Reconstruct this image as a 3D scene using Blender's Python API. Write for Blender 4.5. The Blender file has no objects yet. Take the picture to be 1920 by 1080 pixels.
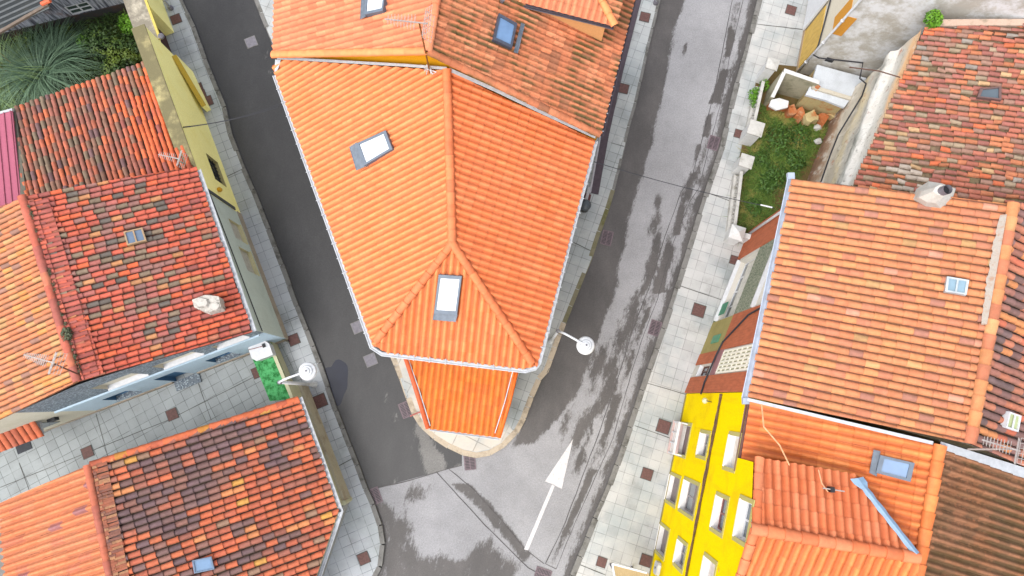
import bpy, bmesh, math, random
import numpy as np
from mathutils import Vector as V, noise as mn
C = bpy.context.scene.collection
R = math.radians
FOC, CAMH = 1300.0, 30.0
TH = math.atan(205 / FOC)
EYE = V((0, 0, CAMH))
rnd = random.Random(7)

# ---------------------------------------------------------------- measuring
def ray(px, py):
    x = (px - 960) / FOC; y = -(py - 540) / FOC
    return V((x, y * math.cos(TH) + math.sin(TH), y * math.sin(TH) - math.cos(TH)))
def P(px, py, z=0.0):
    d = ray(px, py)
    return EYE + d * ((z - CAMH) / d.z)
class Plane:
    def __init__(s, a, b, c):
        s.p = a.copy(); n = (b - a).cross(c - a).normalized()
        s.n = n if n.z > 0 else -n
    def hit(s, px, py):
        d = ray(px, py)
        return EYE + d * ((s.p - EYE).dot(s.n) / d.dot(s.n))
    def z(s, x, y):
        return s.p.z - (s.n.x * (x - s.p.x) + s.n.y * (y - s.p.y)) / s.n.z
def eave_plane(e0, e1, z, slope, inside):
    a, b = P(*e0, z), P(*e1, z)
    i = P(*inside, z); u = (b - a).normalized()
    w = (i - a) - u * (i - a).dot(u); w.normalize()
    return Plane(a, b, a + w * math.cos(R(slope)) + V((0, 0, math.sin(R(slope)))))
class Wall:                                    # a vertical plane through two ground points
    def __init__(s, A, B):
        s.A = V((A.x, A.y, 0)); d = V((B.x - A.x, B.y - A.y, 0)); s.L = d.length; s.u = d.normalized()
        s.n = V((s.u.y, -s.u.x, 0))
        if s.n.dot(-s.A) < 0: s.n = -s.n
        s.pl = Plane.__new__(Plane); s.pl.p = s.A; s.pl.n = s.n
    def uz(s, px, py):
        q = s.pl.hit(px, py); return (q - s.A).dot(s.u), q.z
    def rect(s, quad):
        r = [s.uz(*q) for q in quad]
        us = sorted(a for a, _ in r); zs = sorted(b for _, b in r)
        return ((us[0] + us[1]) / 2, (us[2] + us[3]) / 2, (zs[0] + zs[1]) / 2, (zs[2] + zs[3]) / 2)
    def pt(s, u, z, out=0.0):
        return s.A + s.u * u + V((0, 0, z)) + s.n * out

# ---------------------------------------------------------------- colour and materials
def lin(c): return c / 12.92 if c <= .04045 else ((c + .055) / 1.055) ** 2.4
def S(r, g, b, k=.66): return (lin(r / 255) * k, lin(g / 255) * k, lin(b / 255) * k, 1)
class NT:
    def __init__(s, name):
        s.m = bpy.data.materials.new(name); s.m.use_nodes = True
        s.t = s.m.node_tree; s.t.nodes.clear()
        s.out = s.t.nodes.new('ShaderNodeOutputMaterial')
    def n(s, typ, ins=None, **kw):
        o = s.t.nodes.new('ShaderNode' + typ)
        for k, v in kw.items(): setattr(o, k, v)
        for k, v in (ins or {}).items():
            sk = o.inputs[k]
            if hasattr(v, 'is_output'): s.t.links.new(v, sk)
            else: sk.default_value = v
        return o
    def pos(s, sc=(1, 1, 1)):
        g = s.n('NewGeometry').outputs['Position']
        return s.n('VectorMath', {0: g, 1: sc}, operation='MULTIPLY').outputs[0]
    def noise(s, scale, detail=4, vec=None, rough=.6, dist=0):
        return s.n('TexNoise', {'Vector': vec or s.pos(), 'Scale': scale, 'Detail': detail, 'Roughness': rough, 'Distortion': dist}).outputs['Fac']
    def ramp(s, fac, a, b, lo=0.0, hi=1.0):
        return s.n('MapRange', {0: fac, 1: a, 2: b, 3: lo, 4: hi}, interpolation_type='SMOOTHSTEP').outputs[0]
    def mix(s, f, a, b, mode='MIX'):
        o = s.n('Mix', data_type='RGBA', blend_type=mode)
        for i, v in ((0, f), (6, a), (7, b)):
            if hasattr(v, 'is_output'): s.t.links.new(v, o.inputs[i])
            else: o.inputs[i].default_value = v
        return o.outputs[2]
    def math(s, op, a, b=0.0):
        return s.n('Math', {0: a, 1: b}, operation=op).outputs[0]
    def end(s, col, rough=.8, bump=None, bs=.3, bd=.02, metal=0.0, spec=.3):
        b = s.n('BsdfPrincipled', {'Base Color': col, 'Roughness': rough, 'Metallic': metal, 'Specular IOR Level': spec})
        if bump is not None:
            k = s.n('Bump', {'Height': bump, 'Strength': bs, 'Distance': bd})
            s.t.links.new(k.outputs[0], b.inputs['Normal'])
        s.t.links.new(b.outputs[0], s.out.inputs[0]); return s.m
    def grey(s, v): return s.n('CombineColor', {0: v, 1: v, 2: v}).outputs[0]

def m_plain(name, col, rough=.6, var=.18, scale=6, metal=0.0, spec=.4):
    t = NT(name)
    f = t.ramp(t.noise(scale, 5), .25, .75, 1 - var, 1 + var)
    return t.end(t.mix(1.0, col, t.grey(f), 'MULTIPLY'), rough, t.noise(scale * 8), .15, .01, metal, spec)
def m_plaster(name, col, stain, amt=.5, scale=1.2, streak=.3, rough=.9, spec=.15):
    t = NT(name)
    a = t.ramp(t.noise(scale, 8, None, .65), .45, .75, 0, amt)
    b = t.ramp(t.noise(3.5, 6, t.pos((1, 1, .12))), .5, .8, 0, streak)
    g = t.ramp(t.noise(25, 3), .2, .8, .9, 1.08)
    c = t.mix(t.math('MAXIMUM', a, b), col, stain)
    return t.end(t.mix(1.0, c, t.grey(g), 'MULTIPLY'), rough, t.noise(30, 4), .25, .01, 0, spec)
def m_tile(name, dirt_shade=.35, dcol=S(70, 50, 40), moss=0.0, mcol=S(70, 74, 20), patch=1.3, lich=0.0, rough=.75, clean=False):
    t = NT(name)
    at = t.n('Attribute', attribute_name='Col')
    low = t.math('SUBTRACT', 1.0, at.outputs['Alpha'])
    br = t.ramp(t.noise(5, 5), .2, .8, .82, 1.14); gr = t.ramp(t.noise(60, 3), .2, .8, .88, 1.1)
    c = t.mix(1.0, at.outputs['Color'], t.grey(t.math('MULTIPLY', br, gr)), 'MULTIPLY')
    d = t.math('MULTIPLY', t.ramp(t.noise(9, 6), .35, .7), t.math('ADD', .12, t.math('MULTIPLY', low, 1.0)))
    if clean: d = t.math('MULTIPLY', t.math('MULTIPLY', low, low), t.ramp(t.noise(2.5, 4), .3, .7, .75, 1))  # clean tiles: even valley shade painted in for depth
    c = t.mix(t.math('MULTIPLY', d, dirt_shade), c, dcol)
    if moss:
        k = t.math('MULTIPLY', t.ramp(t.noise(patch, 5), .38, .62), t.math('ADD', t.math('MULTIPLY', low, .95), t.ramp(t.noise(14, 4), .55, .8, 0, .55)))
        c = t.mix(t.math('MINIMUM', t.math('MULTIPLY', k, moss), .95), c, mcol)
    if lich:
        c = t.mix(t.ramp(t.noise(16, 6, None, .7), .62, .72, 0, lich), c, S(190, 185, 165))
    c = t.mix(t.ramp(t.noise(1.1, 6), .3, .7, .02, .075), c, S(190, 170, 156))          # painted haze: pale veil that lifts the dark tones
    return t.end(c, rough, t.noise(45, 4), .25, .006, 0, .25)
def m_pave(name, col, tile=.42, dark=.35, green=.25, warm=None):
    t = NT(name)
    uv = t.n('UVMap', uv_map='UV').outputs[0]
    k = 1 / tile
    br = t.n('TexBrick', {'Vector': uv, 'Scale': k, 'Color1': (1, 1, 1, 1), 'Color2': (.82, .82, .82, 1), 'Mortar': (dark, dark, dark, 1),
             'Mortar Size': .028, 'Mortar Smooth': .2, 'Bias': 0.0, 'Brick Width': 1.0, 'Row Height': 1.0}, offset=0.0, squash=1.0)
    base = t.mix(t.ramp(t.noise(.5, 6, None, .6), .4, .68), col, S(186, 192, 192))
    base = t.mix(t.ramp(t.noise(1.1, 6), .52, .75, 0, .45), base, S(150, 150, 145))
    jn = t.ramp(t.noise(1.6, 5), .35, .6, .35, 1)            # joints fade in and out
    bc = t.mix(jn, (0.97, .97, .97, 1), br.outputs['Color'])
    c = t.mix(1.0, base, bc, 'MULTIPLY')
    c = t.mix(t.ramp(t.noise(.9, 7, None, .7), .6, .8, 0, green), c, S(120, 128, 95))
    c = t.mix(t.ramp(t.noise(7, 6, None, .75), .6, .78, 0, .22), c, S(105, 105, 100))
    g = t.ramp(t.noise(40, 3), .2, .8, .93, 1.06)
    return t.end(t.mix(1.0, c, t.grey(g), 'MULTIPLY'), .75, br.outputs['Fac'], -.4, .01)
def m_road(name, dry, wet, sheen=.35, puddle=False):
    t = NT(name)
    w = t.n('Attribute', attribute_name='wet').outputs['Fac']
    g_ = t.n('NewGeometry').outputs['Position']
    al = t.n('VectorMath', {0: g_, 1: (.28, .96, 0)}, operation='DOT_PRODUCT').outputs['Value']; ac_ = t.n('VectorMath', {0: g_, 1: (.96, -.28, 0)}, operation='DOT_PRODUCT').outputs['Value']
    lane = t.n('CombineXYZ', {0: t.math('MULTIPLY', al, .42), 1: ac_, 2: 0.0}).outputs[0]
    nz = t.math('ADD', t.math('MULTIPLY', t.noise(2.2, 8, lane, .7), .7), t.math('MULTIPLY', t.noise(13, 8, lane, .8), .5))
    f = t.math('ADD', w, t.math('MULTIPLY', t.math('SUBTRACT', nz, .6), 1.8))
    k = t.ramp(f, .36, .64)
    gr = t.ramp(t.noise(70, 2), .3, .7, .74, 1.26); lg = t.ramp(t.noise(.35, 5), .3, .7, .88, 1.12)
    fine = t.ramp(t.noise(16, 6, None, .8), .32, .7, .82, 1.16)
    d = t.mix(t.ramp(t.noise(2.2, 6), .4, .7, 0, .5), dry, tuple(x * .86 for x in dry[:3]) + (1,))
    ww = t.mix(t.ramp(t.noise(.55, 9, t.pos((1, .45, 1)), .7), .4, .68), wet, tuple(x * 1.4 for x in wet[:3]) + (1,))
    c = t.mix(k, d, ww)
    c = t.mix(1.0, c, t.grey(t.math('MULTIPLY', t.math('MULTIPLY', gr, lg), fine)), 'MULTIPLY')
    ro = t.ramp(k, 0, 1, .9, sheen)
    return t.end(c, ro, t.noise(120, 2), .35, .006, 0, .35)
def m_mosaic(name, a, b, mortar, scale=22):
    t = NT(name)
    v = t.n('TexVoronoi', {'Vector': t.pos(), 'Scale': scale})
    sep = t.n('SeparateColor', {0: v.outputs['Color']}).outputs[0]
    c = t.mix(t.ramp(sep, .2, .8), a, b)
    c = t.mix(t.ramp(v.outputs['Distance'], .42, .6), c, mortar)
    return t.end(c, .6, v.outputs['Distance'], -.4, .01)
def m_lines(name, col, col2, vec, scale, rough=.7, depth=.5):
    t = NT(name)
    d = t.n('VectorMath', {0: t.n('NewGeometry').outputs['Position'], 1: vec}, operation='DOT_PRODUCT').outputs['Value']
    s_ = t.math('FRACT', t.math('MULTIPLY', d, scale))
    e = t.ramp(t.math('ABSOLUTE', t.math('SUBTRACT', s_, .5)), .36, .48)
    g = t.ramp(t.noise(8, 5, t.pos((1, 1, .3))), .25, .75, .82, 1.15)
    c = t.mix(t.math('MULTIPLY', e, depth), col, col2)
    return t.end(t.mix(1.0, c, t.grey(g), 'MULTIPLY'), rough, e, -.5, .02)
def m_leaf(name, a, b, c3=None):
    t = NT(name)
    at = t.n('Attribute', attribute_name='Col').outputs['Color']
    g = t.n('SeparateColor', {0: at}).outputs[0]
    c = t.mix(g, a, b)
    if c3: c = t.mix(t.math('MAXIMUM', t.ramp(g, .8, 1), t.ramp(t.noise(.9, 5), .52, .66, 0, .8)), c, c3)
    return t.end(c, .55, spec=.3)
def m_glass(name, col, rough=.06):
    t = NT(name)
    c = t.mix(t.ramp(t.noise(1.4, 3), .3, .7), col, tuple(x * 1.25 for x in col[:3]) + (1,))
    return t.end(c, rough, spec=.8)
def m_ruinwall(name):
    t = NT(name)
    g = t.n('NewGeometry').outputs['Position']; z = t.n('SeparateXYZ', {0: g}).outputs[2]
    n1 = t.noise(.55, 7, t.pos((1, 1, 2.2)), .65)
    zz = t.math('ADD', z, t.math('MULTIPLY', t.math('SUBTRACT', n1, .5), 2.6))
    cr = t.n('ValToRGB', {0: t.math('DIVIDE', zz, 6.6)})
    e = cr.color_ramp; e.interpolation = 'LINEAR'
    st = [(0, S(120, 90, 70, .9)), (.16, S(165, 135, 110, .9)), (.24, S(205, 196, 180, .9)), (.34, S(188, 178, 160, .9)), (.42, S(215, 200, 165, .9)),
          (.5, S(196, 190, 178, .9)), (.6, S(150, 150, 140, .9)), (.68, S(235, 232, 224, .9)), (.8, S(205, 200, 188, .9)), (.9, S(235, 195, 150, .9)), (1, S(225, 160, 110, .9))]
    while len(e.elements) < len(st): e.elements.new(.5)
    for q, (p, c) in zip(e.elements, st): q.position = p; q.color = c
    c = t.mix(t.ramp(t.noise(2.5, 7, t.pos((1, 1, .6)), .7), .5, .7, 0, .7), cr.outputs[0], S(228, 222, 210, .9))
    c = t.mix(t.ramp(t.noise(1.5, 6), .6, .72, 0, .75), c, S(190, 105, 60, .9))
    c = t.mix(t.ramp(t.noise(6, 6), .56, .72, 0, .6), c, S(110, 105, 92, .9))
    return t.end(c, .95, t.noise(10, 7), .6, .04)

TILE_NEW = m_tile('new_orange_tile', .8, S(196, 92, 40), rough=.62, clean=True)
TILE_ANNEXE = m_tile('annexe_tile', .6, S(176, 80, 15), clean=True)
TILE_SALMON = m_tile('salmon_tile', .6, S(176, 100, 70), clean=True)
TILE_MOSSY = m_tile('mossy_tile', .5, S(118, 80, 50), 1.2, S(98, 84, 40), 1.0)
TILE_OLD = m_tile('old_tile', .75, S(84, 58, 50), .3, S(78, 80, 40), 2.2, .18)
TILE_RUIN = m_tile('ruin_tile', .7, S(98, 70, 58), .35, S(92, 96, 40), 1.6, .5)
TILE_PALE = m_tile('pale_tile', .4, S(150, 100, 80), .25, S(170, 130, 70), 1.0, lich=.22)
TILE_BROWN = m_tile('brown_mossy_tile', .8, S(80, 58, 34), 1.15, S(94, 70, 34), .5)
WHITE = m_plain('white_paint', S(235, 236, 238), .5, .08)
GUTTER = m_plain('grey_gutter', S(200, 203, 207), .45, .12)
DARKGUT = m_plain('dark_gutter', S(72, 62, 70), .5, .2)
LEAD = m_plain('lead_flashing', S(120, 130, 142), .5, .2)
BLUELEAD = m_plain('blue_flashing', S(140, 172, 200), .5, .15)
FRAME = m_plain('roof_window_frame', S(112, 124, 138), .4, .1)
BLACK = m_plain('black_plastic', S(38, 38, 42), .5, .2)
PANEW = m_glass('white_pane', S(236, 240, 246), .12)  # glossy pane with a near-white base colour
PANEB = m_glass('sky_pane', S(108, 140, 178), .05)
PANED = m_glass('dim_pane', S(88, 100, 108), .08)
PANEG = m_glass('green_pane', S(186, 196, 140), .15)
METAL = m_plain('aerial_metal', S(196, 186, 180), .4, .1, metal=.2)
RUST = m_plain('rusty_cover', S(112, 78, 72), .7, .25, 12)
GRATE = m_plain('iron_grate', S(122, 104, 110), .6, .25, 12)
CABLE = m_plain('cable', S(52, 52, 58), .6, .1)
STEEL = m_plain('steel_cover', S(128, 124, 132), .55, .2, 9)
WOODBR = m_plain('brown_wood', S(110, 70, 58), .6, .2)

# ---------------------------------------------------------------- mesh building
ORG = {}
class MB:
    def __init__(s): s.v = []; s.f = []; s.mi = []; s.c = []; s.col = (1, 1, 1, 1)
    def add(s, vs, fs, mi=0, cols=None):
        b = len(s.v); s.v += [tuple(x) for x in vs]
        s.c += cols if cols else [s.col] * len(vs)
        s.f += [tuple(b + i for i in f) for f in fs]; s.mi += [mi] * len(fs)
        return s
    def quad(s, a, b, c, d, mi=0): return s.add([a, b, c, d], [(0, 1, 2, 3)], mi)
    def box(s, o, a, b, c, mi=0):
        p = [o, o + a, o + a + b, o + b]; q = [x + c for x in p]
        return s.add(p + q, [(3, 2, 1, 0), (4, 5, 6, 7), (0, 1, 5, 4), (1, 2, 6, 5), (2, 3, 7, 6), (3, 0, 4, 7)], mi)
    def cbox(s, c, x, y, z, rot=0.0, mi=0):                     # box standing on c
        a = V((math.cos(rot), math.sin(rot), 0)); b = V((-a.y, a.x, 0))
        return s.box(V(c) - a * x / 2 - b * y / 2, a * x, b * y, V((0, 0, z)), mi)
    def bar(s, p, q, w, h, up=V((0, 0, 1)), mi=0):
        d = (q - p); n = d.cross(up).normalized(); u = n.cross(d).normalized()
        return s.box(p - n * w / 2 - u * h / 2, d, n * w, u * h, mi)
    def prism(s, pts, h, mi=0, cap=True):
        n = len(pts); a = [V(p) for p in pts]; b = [p + (V((0, 0, h)) if not isinstance(h, V) else h) for p in a]
        fs = [(i, (i + 1) % n, n + (i + 1) % n, n + i) for i in range(n)]
        if cap: fs += [tuple(range(n, 2 * n)), tuple(reversed(range(n)))]
        return s.add(a + b, fs, mi)
    def tube(s, pts, r, n=6, mi=0, cap=True, rs=None):
        rings = []
        for i, p in enumerate(pts):
            d = (pts[min(i + 1, len(pts) - 1)] - pts[max(i - 1, 0)]).normalized()
            x = d.cross(V((0, 0, 1)) if abs(d.z) < .9 else V((1, 0, 0))).normalized(); y = d.cross(x)
            rr = rs[i] if rs else r
            rings += [p + (x * math.cos(t) + y * math.sin(t)) * rr for t in (2 * math.pi * k / n for k in range(n))]
        fs = [(i * n + k, i * n + (k + 1) % n, (i + 1) * n + (k + 1) % n, (i + 1) * n + k) for i in range(len(pts) - 1) for k in range(n)]
        if cap: fs += [tuple(reversed(range(n))), tuple(range(len(pts) * n - n, len(pts) * n))]
        return s.add(rings, fs, mi)
    def gutter(s, pts, w=.13, mi=0):                            # open half pipe
        prof = [(-w / 2 - .03, .0), (-w / 2, .01), (-w * .38, -w * .2), (0, -w * .28), (w * .38, -w * .2), (w / 2, .01), (w / 2 + .03, 0), (w * .45, -w * .4), (0, -w * .55), (-w * .45, -w * .4)]
        m = len(prof); vs = []
        for i, p in enumerate(pts):
            d = (pts[min(i + 1, len(pts) - 1)] - pts[max(i - 1, 0)]); d.z = 0; d.normalize(); x = V((d.y, -d.x, 0))
            vs += [p + x * a + V((0, 0, b)) for a, b in prof]
        fs = [(i * m + k, i * m + (k + 1) % m, (i + 1) * m + (k + 1) % m, (i + 1) * m + k) for i in range(len(pts) - 1) for k in range(m)]
        return s.add(vs, fs, mi)
    def lathe(s, c, prof, n=20, mi=0):
        vs = [V(c) + V((r * math.cos(2 * math.pi * k / n), r * math.sin(2 * math.pi * k / n), z)) for r, z in prof for k in range(n)]
        fs = [(i * n + k, i * n + (k + 1) % n, (i + 1) * n + (k + 1) % n, (i + 1) * n + k) for i in range(len(prof) - 1) for k in range(n)]
        fs += [tuple(reversed(range(n))), tuple(range(len(prof) * n - n, len(prof) * n))]
        return s.add(vs, fs, mi)
    def build(s, name, mats, parent=None, smooth=False, color=False):
        o0 = ORG.get(parent.name, V((0, 0, 0))) if parent else V((0, 0, 0))
        me = bpy.data.meshes.new(name)
        me.from_pydata([(x - o0.x, y - o0.y, z - o0.z) for x, y, z in s.v], [], s.f)
        if not isinstance(mats, (list, tuple)): mats = [mats]
        for m in mats: me.materials.append(m)
        me.polygons.foreach_set('material_index', s.mi)
        if color:
            a = me.color_attributes.new('Col', 'FLOAT_COLOR', 'POINT')
            a.data.foreach_set('color', [x for c in s.c for x in c])
        if smooth: me.polygons.foreach_set('use_smooth', [True] * len(me.polygons))
        me.update()
        o = bpy.data.objects.new(name, me); C.objects.link(o)
        if parent: o.parent = parent; ORG[o.name] = o0
        return o
def tag(o, label=None, cat=None, group=None, kind=None):
    if label: o['label'] = label
    if cat: o['category'] = cat
    if group: o['group'] = group
    if kind: o['kind'] = kind
    return o
def thing(name, label, cat, loc, group=None):
    o = bpy.data.objects.new(name, None); o.empty_display_size = .3
    C.objects.link(o); o.location = loc; ORG[o.name] = V(loc)
    return tag(o, label, cat, group)
def struct(mb, name, mats, **k): return tag(mb.build(name, mats, None, **k), kind='structure')
def dup(o, loc, rz, label):
    c = o.copy(); C.objects.link(c); c.location = loc; c.rotation_euler = (0, 0, rz); c['label'] = label
    for ch in o.children:
        d = ch.copy(); C.objects.link(d); d.parent = c
        for g in ch.children:
            e = g.copy(); C.objects.link(e); e.parent = d
    return c

# ---------------------------------------------------------------- tiled roofs
def pick(pal, r):
    x = r.random() * sum(w for w, _ in pal)
    for w, c in pal:
        x -= w
        if x <= 0: return c
    return pal[-1][1]
def roof(name, parent, pl, poly, dirpx, pitch, course, style, pal, mat, keep=(), seed=1, jit=0.0, lift=0.0, gaps=0.0, bright=.1, deck=S(70, 45, 35), palfn=None, rise=None, slide=0.0, perp=None, chaos=0.0, lip=None):
    """tiles laid on plane pl inside the convex outline poly; edges listed in keep stay ragged, the others are cut clean"""
    r = random.Random(seed); n = pl.n
    pts = [pl.hit(*p) for p in poly]; O = pts[0]
    v = (pl.hit(*dirpx[1]) - pl.hit(*dirpx[0])).normalized(); u = v.cross(n).normalized()
    if perp is not None:                                    # courses square to this eave edge, the first one resting on it
        O = pts[perp]; ud = (pts[(perp + 1) % len(pts)] - O).normalized(); w_ = ud.cross(n).normalized()
        v = w_ if w_.dot(v) > 0 else -w_; u = v.cross(n).normalized()
    q = [((p - O).dot(u), (p - O).dot(v)) for p in pts]
    area = sum(q[i][0] * q[(i + 1) % len(q)][1] - q[(i + 1) % len(q)][0] * q[i][1] for i in range(len(q)))
    sg = 1 if area > 0 else -1
    E = []
    for i in range(len(q)):
        a, b = q[i], q[(i + 1) % len(q)]; d = math.hypot(b[0] - a[0], b[1] - a[1])
        E.append((a, (-(b[1] - a[1]) / d * sg, (b[0] - a[0]) / d * sg)))
    mb = MB()
    mb.add([p + n * (lift - .03) for p in pts], [tuple(range(len(pts))) if sg > 0 else tuple(reversed(range(len(pts))))], 0, [deck[:3] + (0.0,)] * len(pts))
    if style == 'mixta':
        h = rise or .062
        prof = [(-.5, 0.0), (-.34, 0.0), (-.26, .3), (-.17, .72), (-.04, 1.0), (.08, 1.0), (.2, .74), (.3, .34), (.4, .06), (.5, 0.0)]
    elif style == 'barrel':
        h = rise or .085
        prof = [(-.45, 0.0), (-.4, .35), (-.28, .75), (-.1, .98), (.1, .98), (.28, .75), (.4, .35), (.45, 0.0)]
    else:
        h = rise or .03
        prof = [(-.47, .55), (-.42, .9), (-.15, .7), (.15, .7), (.42, .9), (.47, .55)]
    us = [a for a, _ in q]; vs = [b for _, b in q]
    for i in range(int(math.floor(min(us) / pitch)) - 1, int(math.ceil(max(us) / pitch)) + 2):
        off = r.uniform(-.5, .5) * course * (0 if keep else 1) if style == 'barrel' else 0.0
        wob = r.uniform(-1, 1) * jit * .5
        ph = r.uniform(0, 6.28)
        j = math.floor(min(vs) / course) - 2
        v1 = j * course + off * slide
        first = False
        if keep and perp is None:                           # first tile of each row starts on the eave line
            a_, m_e = E[keep[0]]
            if abs(m_e[1]) > .2: v1 = a_[1] - ((i + .5) * pitch - a_[0]) * m_e[0] / m_e[1] + r.uniform(-.03, .03); first = True
        while v1 < max(vs) + course:
            v0 = v1; ln = course * (1 + r.uniform(-1, 1) * jit * 3)
            if first and style == 'barrel': ln *= r.uniform(.55, 1.0); first = False
            v1 = v0 + ln
            cx = (i + .5) * pitch; cy = v0 + ln / 2
            ok = True
            for k, (a, m) in enumerate(E):
                dd = (cx - a[0]) * m[0] + (cy - a[1]) * m[1]
                if dd < ((.02 if perp is None else -.01) if k in keep else -course): ok = False; break
            if not ok or r.random() < gaps: continue
            w3 = cx * u + cy * v + O
            base = palfn(r, w3, (cx, cy)) if palfn else pick(pal, r)
            bf = 1 + r.uniform(-1, 1) * bright
            col = (base[0] * bf, base[1] * bf, base[2] * bf)
            dx = wob + math.sin(cy * 1.3 + ph) * jit * .9 + r.uniform(-1, 1) * jit; rot = r.uniform(-1, 1) * jit * 1.6; wv = 1.0
            if chaos and r.random() < chaos: rot += r.uniform(-.22, .22); dx += r.uniform(-.04, .04); wv = r.uniform(.7, 1.15); v1 = v0 + ln * r.uniform(.55, 1.0)
            tz = abs(r.gauss(0, 1)) * jit * .25
            ov = course * .12
            def pt(t, vv, hh): return O + u * (cx + t * pitch * wv + dx + rot * (vv - cy)) + v * vv + n * (hh + lift + tz)
            tp = .9 if style == 'barrel' else 1.0
            up = lip or {'mixta': .024, 'barrel': .036, 'flat': .014}[style]
            lo = [pt(t, v0 - ov, z * h + up) for t, z in prof]
            hi = [pt(t * tp, v1, z * h * tp) for t, z in prof]
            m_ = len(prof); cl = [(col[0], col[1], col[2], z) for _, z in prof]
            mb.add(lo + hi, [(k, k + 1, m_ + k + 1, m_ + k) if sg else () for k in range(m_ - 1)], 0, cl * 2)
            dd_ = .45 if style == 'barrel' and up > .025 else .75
            lip_shade = [(col[0] * dd_, col[1] * dd_, col[2] * dd_, z * .3) for _, z in prof]  # lip face darkened: painted shadow where courses overlap
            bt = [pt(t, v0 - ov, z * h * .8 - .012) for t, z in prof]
            mb.add(lo + bt, [(k + 1, k, m_ + k, m_ + k + 1) for k in range(m_ - 1)], 0, lip_shade * 2)
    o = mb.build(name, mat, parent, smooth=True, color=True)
    bm = bmesh.new(); bm.from_mesh(o.data)
    o0 = ORG.get(parent.name, V((0, 0, 0)))
    for k, (a, m) in enumerate(E):
        if k in keep: continue
        bmesh.ops.bisect_plane(bm, geom=bm.verts[:] + bm.edges[:] + bm.faces[:], plane_co=O + u * a[0] + v * a[1] - o0, plane_no=-(u * m[0] + v * m[1]), clear_outer=True)
    bm.to_mesh(o.data); bm.free()
    return o
def ridge(name, parent, a, b, rad, pal, mat, step=.4, seed=1, lift=0.0, up=None):
    r = random.Random(seed); d = b - a; L = d.length; d.normalize()
    side = d.cross(up or V((0, 0, 1))).normalized(); upv = side.cross(d).normalized()
    n = max(1, round(L / step)); mb = MB(); K = 9
    for i in range(n):
        p0 = a + d * (L * i / n - .03); p1 = a + d * (L * (i + 1) / n)
        c = pick(pal, r); f = 1 + r.uniform(-.1, .1)
        def ring(p, rr, z): return [p + side * math.cos(math.pi * k / (K - 1)) * rr + upv * (math.sin(math.pi * k / (K - 1)) * rr * .8 + z + lift) for k in range(K)]
        A = ring(p0, rad * 1.1, .014); B = ring(p1, rad * .94, 0); D = ring(p0, rad * .88, -.005)
        cl = [(c[0] * f, c[1] * f, c[2] * f, math.sin(math.pi * k / (K - 1))) for k in range(K)]
        mb.add(A + B, [(k, k + 1, K + k + 1, K + k) for k in range(K - 1)], 0, cl * 2)
        mb.add(A + D, [(k + 1, k, K + k, K + k + 1) for k in range(K - 1)], 0, cl * 2)
    return mb.build(name, mat, parent, smooth=True, color=True)
def house_walls(name, parent, foot, planes, mat, drop=.07, zmax=99, skip=()):
    mb = MB(); n = len(foot)
    def top(p): return min(min(q.z(p.x, p.y) for q in planes) - drop, zmax)
    for i in range(n):
        if i in skip: continue
        a, b = foot[i], foot[(i + 1) % n]; k = max(2, int((b - a).length / .4))
        ps = [a.lerp(b, t / k) for t in range(k + 1)]
        vs = [V((p.x, p.y, 0)) for p in ps] + [V((p.x, p.y, top(p))) for p in ps]
        mb.add(vs, [(t, t + 1, k + 2 + t, k + 1 + t) for t in range(k)])
    return mb.build(name, mat, parent)
def inset(pts, f):
    c = sum(pts, V((0, 0, 0))) / len(pts); return [c + (p - c) * f for p in pts]
def skylight(parent, pl, quad, pane, flash=None, mul=False, fw=.09, hgt=.15, fm=None):
    """roof window on plane pl: frame > pane, flashing; quad in photo order round the outer frame"""
    n = pl.n; q = [pl.hit(*p) for p in quad]; c = sum(q, V((0, 0, 0))) / 4
    fm = fm or FRAME
    def ins(d): return [p + ((c - p).normalized() * d * 1.35) for p in q]
    mb = MB(); o_ = [p + n * .02 for p in q]; t = [p + n * (hgt + .06) for p in q]; i_ = [p + n * (hgt + .06) for p in ins(fw)]; j = [p + n * (hgt + .02) for p in ins(fw)]
    for k in range(4):
        l = (k + 1) % 4
        mb.quad(o_[k], o_[l], t[l], t[k]); mb.quad(t[k], t[l], i_[l], i_[k]); mb.quad(i_[k], i_[l], j[l], j[k])
    if mul: mb.bar((i_[0] + i_[1]) / 2 - n * .01, (i_[2] + i_[3]) / 2 - n * .01, .05, .03, n)
    f = mb.build('skylight', fm, parent)
    MB().quad(*j).build('pane', pane, f)
    if flash:
        g = [pl.hit(*p) + n * .135 for p in flash]
        k = 8; m2 = MB()
        A = [g[0].lerp(g[1], t / k) + n * .02 * math.cos(t * 3.14) for t in range(k + 1)]; B = [g[3].lerp(g[2], t / k) + n * .02 * math.cos(t * 3.14) for t in range(k + 1)]
        m2.add(A + B, [(t, t + 1, k + 2 + t, k + 1 + t) for t in range(k)])
        m2.build('flashing', LEAD, f, smooth=True)
    return f
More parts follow.
